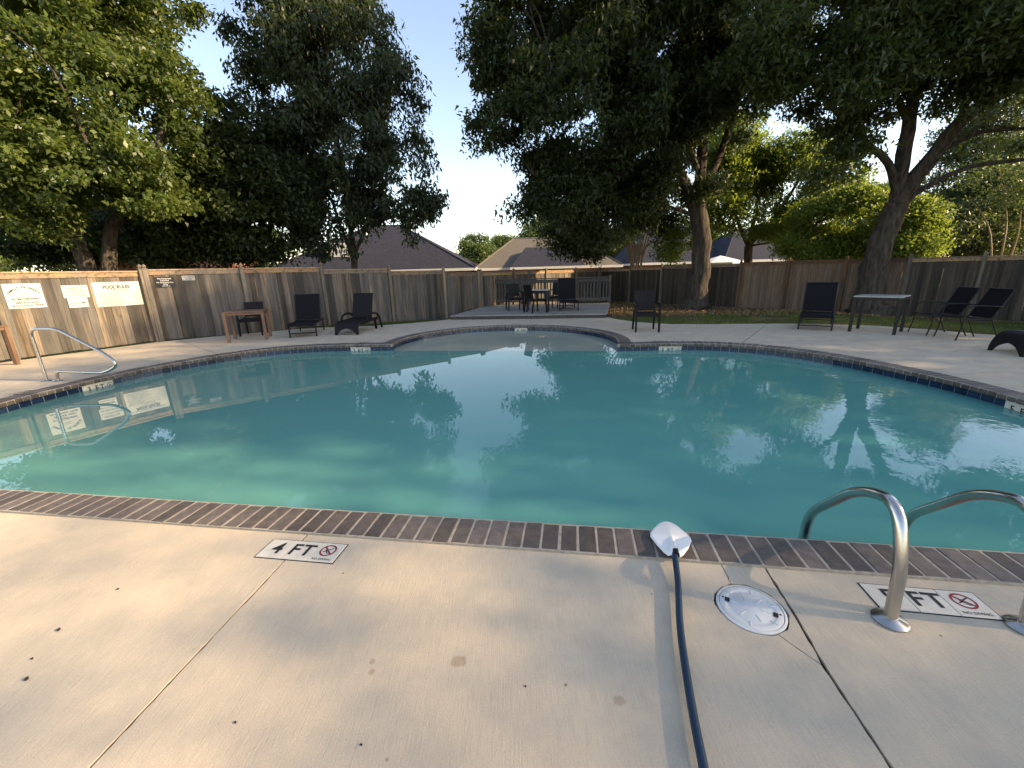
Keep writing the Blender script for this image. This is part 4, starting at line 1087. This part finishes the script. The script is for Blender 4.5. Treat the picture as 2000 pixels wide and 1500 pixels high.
# willow oak by the deck
b4 = (8.05, 18.0, -.33)
tree('willow_oak', 'huge dark oak with straight trunk before the shaded fence', b4,
     [([a_(1358, 415, 18), a_(1330, 340, 17.6), a_(1270, 260, 17), a_(1180, 190, 16), a_(1080, 150, 15.5)], .22, .06), ([a_(1362, 400, 18), a_(1370, 280, 17.8), a_(1350, 130, 17.5), a_(1330, -60, 17.5)], .24, .08), ([a_(1366, 390, 18), a_(1410, 290, 17.8), a_(1450, 160, 17.6), a_(1480, 20, 17.6)], .18, .06),
      ([a_(1330, 340, 17.6), a_(1230, 340, 16.8), a_(1130, 350, 16), a_(1040, 340, 15.8)], .13, .04), ([a_(1360, 330, 17.8), a_(1290, 140, 16.6), a_(1200, 20, 15.8)], .14, .04), ([a_(1355, 420, 18), a_(1290, 400, 17.6), a_(1220, 400, 17.4)], .07, .025)],
     lob((1010, 90, 16, 1.8), (1030, 240, 15.6, 1.8), (1050, 345, 16, 1.6), (1060, -70, 16, 2.4), (1140, 60, 16, 3.1), (1140, 210, 15.2, 2.6), (1120, 370, 16.2, 1.8), (1170, 430, 17, 1.4), (1250, 110, 16.8, 3.2), (1265, 270, 16.8, 2.7), (1250, 390, 17.6, 1.6), (1350, 50, 17, 3.2), (1370, 210, 17, 2.5), (1340, 330, 17.6, 1.6), (1440, 110, 17.6, 2.3), (1250, -140, 17, 4), (1430, -140, 17, 4)),
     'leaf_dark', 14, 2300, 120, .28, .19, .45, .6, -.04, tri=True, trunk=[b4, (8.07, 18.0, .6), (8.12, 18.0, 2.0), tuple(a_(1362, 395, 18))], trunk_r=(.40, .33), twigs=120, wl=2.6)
# leaning oak on the right
b5 = (12.25, 14.1, -.36)
fk = a_(1752, 395, 14)
tree('leaning_oak', 'leaning oak forking into heavy limbs above the dark chairs', b5,
     [([fk, a_(1800, 330, 13.7), a_(1880, 235, 13), a_(1960, 180, 12.4), a_(2080, 110, 11.6)], .26, .09), ([fk, a_(1765, 300, 13.8), a_(1785, 180, 13.4), a_(1810, 30, 13), a_(1830, -90, 12.8)], .22, .08), ([fk, a_(1735, 320, 13.8), a_(1680, 270, 13.6), a_(1600, 180, 13.4), a_(1540, 80, 13.2)], .13, .04),
      ([a_(1745, 420, 14), a_(1800, 370, 13.8), a_(1900, 325, 13.4), a_(2020, 310, 12.8)], .10, .05), ([a_(1880, 235, 13), a_(1900, 130, 12.6), a_(1960, 30, 12.2)], .10, .04), ([a_(1775, 240, 13.6), a_(1720, 120, 13.2), a_(1690, 0, 13)], .10, .04), ([a_(1830, 300, 13.5), a_(1910, 260, 13.2), a_(2020, 250, 12.6)], .08, .03)],
     lob((1540, 60, 13.4, 2.1), (1590, 160, 13.4, 1.4), (1640, 320, 13.6, 1.0), (1690, 140, 13, 1.9), (1800, 50, 12.8, 2.1), (1900, 110, 12.4, 1.5), (1960, 10, 12, 2.0), (1690, -70, 13, 2.6), (1850, -90, 12.6, 2.6), (2060, 40, 11.6, 1.6), (2040, -120, 12, 2.6), (1960, 300, 13, .7), (2220, 100, 11, 1.8)),
     'leaf_sidelit', 15, 1150, 110, .25, .165, .48, .5, -.07, tri=True, trunk=[b5, tuple(a_(1702, 540, 14.1)), tuple(a_(1722, 470, 14.05)), tuple(fk)], trunk_r=(.40, .30), twigs=110, wl=2.0)
# crepe myrtle beyond the fence
b6 = gz(at(1246, 530, 25))
stems = []
rs = random.Random(5)
for i in range(13):
    px = 1195 + 95 * i / 12
    stems.append(([Vector(b6) + Vector((rs.uniform(-.35, .35), rs.uniform(-.3, .3), 0)), a_(1236 + (px - 1246) * .35 + 8, 490, 25), a_(1240 + (px - 1246) * .8, 440, 25 + rs.uniform(-.6, .6)), a_(px, 385, 25 + rs.uniform(-1, 1))], .055, .02))
tree('crepe_myrtle', 'crepe myrtle with a fan of slender pale stems behind the fence', b6, stems,
     lob((1150, 420, 25, 1.9), (1110, 460, 25, 1.5), (1250, 370, 25, 2.2), (1190, 360, 25, 2.0), (1300, 400, 25.5, 1.5), (1150, 480, 24.5, 1.0), (1305, 470, 25.5, 1.0)), 'leaf_dark', 16, 420, 100, .36, .2, .5, .35, .2, tri=True, bark='bark_pale', twigs=0)
# forked tree beyond the right fence
b7 = gz(at(1466, 525, 23)); f7 = a_(1462, 480, 23)
tree('forked_tree', 'airy forked tree beyond the tan fence bays', b7, [([b7, f7], .24, .2), ([f7, a_(1430, 400, 23), a_(1420, 300, 23)], .12, .04), ([f7, a_(1480, 390, 23), a_(1500, 280, 23)], .12, .04), ([f7, a_(1530, 400, 22.6), a_(1590, 300, 22)], .12, .04), ([f7, a_(1540, 470, 22.4), a_(1650, 462, 21.5)], .06, .03)],
     lob((1400, 410, 23, 1.7), (1470, 350, 23, 2.0), (1550, 330, 22.5, 2.0), (1430, 290, 23, 1.8), (1600, 400, 22, 1.6), (1510, 430, 22, 1.2), (1350, 460, 24, 1.1), (1650, 330, 22, 1.4), (1320, 490, 24, .8)), 'leaf_bright', 17, 620, 100, .30, .18, .5, .35, .0, tri=True, twigs=50)
for i, (label, L_, seed, nc) in enumerate((
    ('bright yellow green sunlit tree left of the leaning oak trunk', ((1600, 440, 19.5, 1.3), (1655, 420, 19, 1.4), (1560, 480, 19.5, .8), (1640, 485, 19, .9), (1690, 470, 19, .8), (1590, 500, 19, .6)), 21, 230),
    ('bright feathery shrub right of the leaning oak trunk', ((1775, 430, 17.5, .9), (1800, 470, 17.5, .8), (1765, 485, 17, .8), (1835, 445, 17.5, .6), (1740, 500, 17, .6)), 22, 170))):
    bb = gz(at(L_[0][0] + 10, 520, L_[0][2]))
    tree('sunlit_shrub', label, bb, [([bb, a_(L_[0][0], 480, L_[0][2]), a_(L_[0][0] - 10, 440, L_[0][2])], .07, .03)], lob(*L_), 'leaf_bright', seed, int(nc * 1.5), 90, .26, .14, .55, .2, .25, twigs=20, cat='shrub')
b8 = gz(at(1900, 520, 25))
tree('cedar_tree', 'dark layered cedar beyond the fence at the leaning oak', b8, [([b8, a_(1900, 400, 25), a_(1905, 250, 25)], .2, .06)],
     lob((1880, 400, 25, 2.6), (1940, 330, 25, 2.6), (1850, 470, 23, 1.7), (1990, 430, 23, 2.2), (1930, 250, 26, 2.2), (1920, 480, 22.5, 1.5), (2050, 330, 24, 2.6), (1800, 390, 25.5, 1.5)), 'leaf_cedar', 18, 700, 110, .42, .2, .4, .1, .2, flat=.3, twigs=20, tri=True)
b9 = gz(at(1955, 515, 18))
tree('slender_tree', 'thin bare stemmed sapling rising behind the dark fence', b9, [([b9, a_(1935, 460, 18), a_(1905, 400, 18)], .04, .015), ([b9, a_(1965, 450, 18), a_(1960, 380, 18)], .045, .015), ([b9, a_(1985, 470, 17.8), a_(1995, 380, 17.5)], .04, .015)],
     lob((1900, 370, 18, .9), (1965, 350, 18, 1.0), (2010, 380, 17.5, 1.0)), 'leaf_far', 19, 60, 60, .4, .13, .45, .2, .3, bark='bark_pale', twigs=10)
# distant trees beyond the roofs
for i, (L_, label) in enumerate(((((930, 488, 62, 2.4), (925, 505, 62, 2.2), (945, 500, 62, 2.0)), 'round distant tree between the two roofs'), (((975, 482, 70, 2.0), (990, 490, 70, 2.2), (1000, 475, 70, 1.6)), 'pale distant tree just left of the lit roof'),
    (((1050, 462, 52, 2.6), (1080, 470, 52, 2.6), (1110, 465, 52, 2.4)), 'dark distant tree crown over the lit roof ridge'), (((480, 470, 40, 3.0), (430, 480, 40, 3.0), (520, 490, 40, 2.4)), 'sunlit distant tree behind the dark maple'),
    (((1330, 470, 48, 3.0), (1300, 490, 48, 2.4), (1370, 480, 48, 3)), 'distant tree glimpsed beside the straight oak trunk'), (((1480, 480, 46, 3), (1540, 470, 46, 3), (1600, 480, 46, 3)), 'distant tree glimpsed behind the forked tree'),
    (((1700, 440, 42, 4), (1760, 420, 42, 4), (1640, 450, 42, 3)), 'tall distant tree behind the leaning oak'), (((100, 470, 36, 3), (180, 480, 36, 3), (20, 480, 36, 3.5)), 'distant tree behind the live oak trunks'), (((1230, 470, 55, 2.6), (1190, 480, 55, 2.4)), 'distant tree behind the crepe myrtle stems'), (((1900, 450, 40, 4), (1980, 440, 40, 4), (2060, 430, 40, 4)), 'distant tree behind the layered cedar'))):
    bb = gz((at(L_[0][0], 520, L_[0][2]).x, L_[0][2], 0))
    tree('distant_tree', label, bb, [([bb, tuple(at(*L_[0][:3]))], .2, .1)], lob(*L_), 'leaf_far', 40 + i, 200, 70, .5, .34, .6, .2, .15, twigs=0, tri=True, group=None)
# tall porous trees added out of view, crowns shaped to filter the low sun
for i, (x, y, top, lab) in enumerate(((30, -8.6, 15.0, 'tall thin crowned unseen tree added to filter the sun behind the pole end'), (31, -4.2, 15.6, 'tall thin crowned unseen tree added to filter the sun level with the skimmer lid'), (30, .4, 17.2, 'tall thin crowned unseen tree added to filter the sun level with the ladder'),
        (31, 5.2, 20.0, 'very tall thin crowned unseen tree added to filter the sun level with the deep end'), (30, 9.6, 21.0, 'tallest thin crowned unseen tree added to filter the sun past the moulded lounger'))):
    bb = (x, y, -.4); rs = random.Random(60 + i); L_ = []; z = 6.5
    while z < top - 1.8:
        L_.append((x + rs.uniform(-.8, .8), y + rs.uniform(-.7, .7), z, 2.4, 2.75, 2.1)); z += 2.2
    L_.append((x, y, top - 1.9, 2.0, 2.5, 1.9))
    tree('sun_filter_tree', lab, bb, [([(x, y, 4), (x, y - 1.2, 7), (x + .3, y - 2.0, 10)], .14, .04), ([(x, y, 4), (x - .2, y + 1.2, 8), (x, y + 2.0, 11)], .14, .04), ([(x, y, 4), (x, y, 9), (x, y + .2, top - 2)], .16, .03)],
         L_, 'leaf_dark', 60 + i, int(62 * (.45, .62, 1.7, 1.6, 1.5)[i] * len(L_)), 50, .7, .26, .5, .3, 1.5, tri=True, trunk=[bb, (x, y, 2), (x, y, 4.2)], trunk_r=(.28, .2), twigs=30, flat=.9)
# low spray of live oak leaves over the fence top
tree('oak_sprig', 'small leafy sprig hanging over the fence cap by the family sign', tuple(at(-40, 500, 9.5)), [([at(-60, 480, 9.5), at(-10, 510, 9.4), at(20, 528, 9.3)], .015, .006)], lob((-10, 512, 9.4, .28), (20, 528, 9.3, .16), (-40, 495, 9.4, .3)), 'leaf_oak', 71, 16, 26, .11, .075, .5, .3, .6, twigs=0, cat='branch')

# ------------------------------------------------------------------ grass and leaf litter
rng = np.random.default_rng(3)
def scatter(poly, n, cond=None):
    P = np.array(poly); lo, hi = P.min(0), P.max(0); out = []
    while len(out) < n:
        q = rng.uniform(lo, hi, (n, 2))
        out += [tuple(p) for p in q if inside(p, poly) and (cond is None or cond(p))]
    return np.array(out[:n])
def blades(name, label, pts, h, m='grass'):
    n = len(pts); z = np.array([ground_z(x, y) for x, y in pts])
    a = rng.uniform(0, math.tau, n); w_ = rng.uniform(.004, .009, n); hh = h * rng.uniform(.5, 1.3, n); ln = rng.normal(0, .4, (n, 2)) * hh[:, None]
    v = np.empty((n, 3, 3), np.float32)
    for k, s in ((0, 1), (1, -1)): v[:, k, 0], v[:, k, 1], v[:, k, 2] = pts[:, 0] + s * w_ * np.cos(a), pts[:, 1] + s * w_ * np.sin(a), z
    v[:, 2, 0], v[:, 2, 1], v[:, 2, 2] = pts[:, 0] + ln[:, 0], pts[:, 1] + ln[:, 1], z + hh
    me = bpy.data.meshes.new(name); me.from_pydata(v.reshape(-1, 3).tolist(), [], np.arange(3 * n).reshape(-1, 3).tolist()); me.materials.append(M[m])
    at_ = me.attributes.new('rnd', 'FLOAT', 'FACE'); at_.data.foreach_set('value', np.clip(rng.normal(.5, .3, n), 0, 1).astype(np.float32))
    return tag(link(name, me), label, 'grass', kind='stuff')
lawn_r = [(3.3, 13.4), (3.25, 12.6), (3.7, 11.75), (4.4, 11.15), (5.45, 10.9), (6.6, 10.76), (7.75, 10.5), (8.9, 9.8), (9.4, 9.0), (9.65, 8.38), (10.1, 7.8), (11.5, 6.8), (14.5, 5), (17.5, 8), (14.8, 11.8), (11.6, 16.2), (8.5, 15.2), (5.5, 14.2)]
blades('grass', 'short green lawn strip between concrete and shaded fence', scatter(lawn_r, 42000, lambda p: math.sin(p[0] * 3.1) + math.sin(p[1] * 2.3 + p[0]) > -1.1), .05)
lawn_l = [(-2.1, 13.7), (-3.14, 13.0), (-4.25, 12.56), (-5.6, 12.5), (-6.6, 12.15), (-7.6, 11.42), (-8.9, 10.36), (-9.0, 10.55), (-5.0, 13.8), (-1.3, 16.8), (-1.7, 14.1)]
blades('grass', 'narrow green grass strip along the foot of the grey fence', scatter(lawn_l, 14000), .06)
blades('grass', 'thin dry grass tufts along the foot of the sign fence', scatter([(-8.95, 10.4), (-10.1, 8.15), (-11.3, 5.7), (-11.5, 5.8), (-10.25, 8.3), (-9.15, 10.5)], 2600), .05)
lp_ = scatter([(3.9, 17.5), (3.5, 13.8), (5.5, 13.3), (9, 12.6), (12, 12.2), (13.8, 12.6), (8.2, 20.3), (5.8, 23)], 9000)
zz = np.array([ground_z(x, y) + .012 for x, y in lp_])
me = leaf_mesh('fallen_leaf', np.column_stack([lp_, zz]), .085, M['litter'], rng, 0, .5, 3.0)
tag(link('leaf_litter', me), 'brown fallen leaves around the foot of the oak trunks', 'leaf litter', kind='stuff')
# weeds at the fence foot
tree('garden_weed', 'small sprouting weed by the right lounger', gz((8.1, 11.4)), [([gz((8.1, 11.4)), (8.1, 11.4, .15)], .006, .003)], [(8.1, 11.4, .06, .28, .25, .14)], 'leaf_bright', 81, 16, 14, .06, .07, .4, .0, .9, twigs=0, cat='plant')

# ------------------------------------------------------------------ houses and umbrella beyond the fence
def house(label, x0, x1, y0, y1, z_e, z_r, ridge, wall, roof, hip=True, rz=0.0, windows=(), z0=-.5, over=.45):
    cx, cy_ = (x0 + x1) / 2, (y0 + y1) / 2
    t = thing('brick_house', label, 'house', (cx, cy_, z0), rz); hx, hy = (x1 - x0) / 2, (y1 - y0) / 2
    obj('wall', MB().box((-hx, -hy, 0), (hx, hy, z_e - z0 - .02)), M[wall], t)
    e = z_e - z0; r = z_r - z0; X, Y = hx + over, hy + over; rh = ridge / 2
    ins = [(-rh, 0, r), (rh, 0, r)]
    v = [(-X, -Y, e), (X, -Y, e), (X, Y, e), (-X, Y, e)] + ins
    ro = MB().add(v, [(0, 1, 5, 4), (1, 2, 5), (2, 3, 4, 5), (3, 0, 4), (3, 2, 1, 0)])
    ro_o = obj('roof', ro, M[roof], t)
    obj('fascia', MB().box((-X - .02, -Y - .03, e - .17), (X + .02, -Y, e + .015)).box((-X - .02, Y, e - .17), (X + .02, Y + .03, e + .015)).box((-X - .03, -Y, e - .17), (-X, Y, e + .015)).box((X, -Y, e - .17), (X + .03, Y, e + .015)), M['trim'], t)
    rc = MB()
    for a, b in ((v[0], v[4]), (v[1], v[5]), (v[2], v[5]), (v[3], v[4]), (v[4], v[5])): rc.tube([a, b], .07, 6)
    obj('ridge_cap', rc, M[roof], ro_o)
    for wx, wz, ww, wh in windows:
        f = obj('window', MB().box((wx - ww / 2 - .07, -hy - .05, wz - wh / 2 - .07), (wx + ww / 2 + .07, -hy + .01, wz + wh / 2 + .07)), M['trim'], t)
        obj('pane', MB().box((wx - ww / 2, -hy - .062, wz - wh / 2), (wx + ww / 2, -hy - .045, wz + wh / 2)), M['glass'], f)
    return t, ro_o
# grey hipped house left of centre: eaves about (505..930, 522)
pL, pR = at(515, 524, 31), at(922, 522, 31)
h1, r1_ = house('house with wide charcoal hipped roof behind the tall dark tree', pL.x, pR.x - .2, 31.4, 42, pR.z - .05, at(720, 440, 36).z, 2.6, 'brickwall', 'roof_dark', windows=((2.4, 1.3, 1.6, 1.2),))
obj('vent_pipe', MB().tube([(-1.2, -1.2, 4.6), (-1.2, -1.2, 5.6)], .08, 8), M['trim'], r1_)
q = at(690, 466, 33)
obj('dormer', MB().box((-3.4, -4.2, 3.4), (-1.8, -2.2, 4.4)), M['trim'], h1)
# second house right of the gap: hip corner at (932,524), ridge (1010..1110, 466)
pL, pR = at(938, 524, 33), at(1205, 518, 33)
h2, r2_ = house('brick house with brown hipped roof catching the sun beside the oak', pL.x, pR.x, 33.4, 43, pL.z - .02, at(1010, 466, 38).z, 5.2, 'brickwall', 'roof_brown', windows=((1.8, 1.25, 1.2, 1.3), (3.9, 1.25, 1.2, 1.3)))
wing = MB(); e = pL.z + .48; zt_ = at(1030, 481, 33).z + .5
wx0, wx1 = -3.0, 2.6
wing.add([(wx0, -6.4, e), (wx1, -6.4, e), (wx1, 0, e), (wx0, 0, e), (wx0 + 1.3, -3.4, zt_), (wx1 - .2, -3.4, zt_)], [(0, 1, 5, 4), (1, 2, 5), (3, 0, 4), (2, 3, 4, 5)])
obj('porch_roof', wing, M['roof_dark'], h2)
obj('porch_fascia', MB().box((wx0, -6.43, e - .16), (wx1, -6.4, e + .01)), M['trim'], h2)
obj('porch_wall', MB().box((wx0 + .4, -6.0, 0), (wx1 - .4, -4.0, e - .05)), M['brickwall'], h2)
for vx in (-.4, .9): obj('vent_pipe', MB().tube([(vx, -1.6, zt_ - .2), (vx, -1.6, zt_ + .5)], .05, 8), M['black_metal'], r2_)
# brick house behind the live oak, another grey roof beyond the right fence
p_ = at(108, 500, 19)
h3, _ = house('brick house wall with white corner trim behind the live oak trunks', p_.x - .2, p_.x + 4.2, 20.5, 27, 3.4, 5.4, 1.5, 'brickwall', 'roof_dark')
obj('corner_trim', MB().box((-2.3, -3.33, 0), (-2.02, -3.15, 3.8)), M['trim'], h3)
p_ = at(1290, 505, 34)
house('pale grey roofed house glimpsed left of the straight oak trunk', p_.x - 1.0, p_.x + 6, 36, 46, 1.9, 5.4, 3, 'brickwall', 'roof_dark')
p_ = at(1560, 505, 30)
house('low dark roofed house glimpsed behind the forked tree', p_.x - 3, p_.x + 6, 34, 44, 1.9, 4.6, 3, 'brickwall', 'roof_dark')
p_ = at(1406, 513, 26)
t = thing('garden_umbrella', 'white garden umbrella peeking over the fence', 'umbrella', (p_.x, p_.y, -.3))
zt_ = at(1406, 503, 26).z + .42; mb = MB(); ns = 8
ringp = [(1.5 * math.cos(math.tau * k / ns), 1.5 * math.sin(math.tau * k / ns), zt_ - .42) for k in range(ns)]
mb.v = [(0, 0, zt_)] + ringp + [(x, y, z - .14) for x, y, z in ringp]
for k in range(ns): a, b = 1 + k, 1 + (k + 1) % ns; mb.f += [(0, a, b), (a, a + ns, b + ns, b)]
obj('canopy', mb, M['canvas'], t); obj('pole', MB().tube([(0, 0, 0), (0, 0, zt_ + .06)], .025, 8), M['black_metal'], t)
# neighbour's pale picket tips above the dark fence
q0, q1 = at(1868, 503, 15.2), at(2010, 500, 13.6)
t = thing('picket_fence', "neighbour's pale pointed pickets showing over the dark fence", 'fence', (q0.x, q0.y, -.4))
n = 17
for k in range(n):
    p = q0.lerp(q1, k / (n - 1)) - Vector((q0.x, q0.y, 0))
    w_ = .04; top = p.z + .03
    obj('picket', MB().add([(p.x - w_, p.y, 0), (p.x + w_, p.y, 0), (p.x + w_, p.y, top + .3), (p.x, p.y, top + .42), (p.x - w_, p.y, top + .3), (p.x - w_, p.y + .02, 0), (p.x + w_, p.y + .02, 0), (p.x + w_, p.y + .02, top + .3), (p.x, p.y + .02, top + .42), (p.x - w_, p.y + .02, top + .3)],
        [(4, 3, 2, 1, 0), (5, 6, 7, 8, 9), (0, 1, 6, 5), (1, 2, 7, 6), (2, 3, 8, 7), (3, 4, 9, 8), (4, 0, 5, 9)]), M['picket_new'], t)
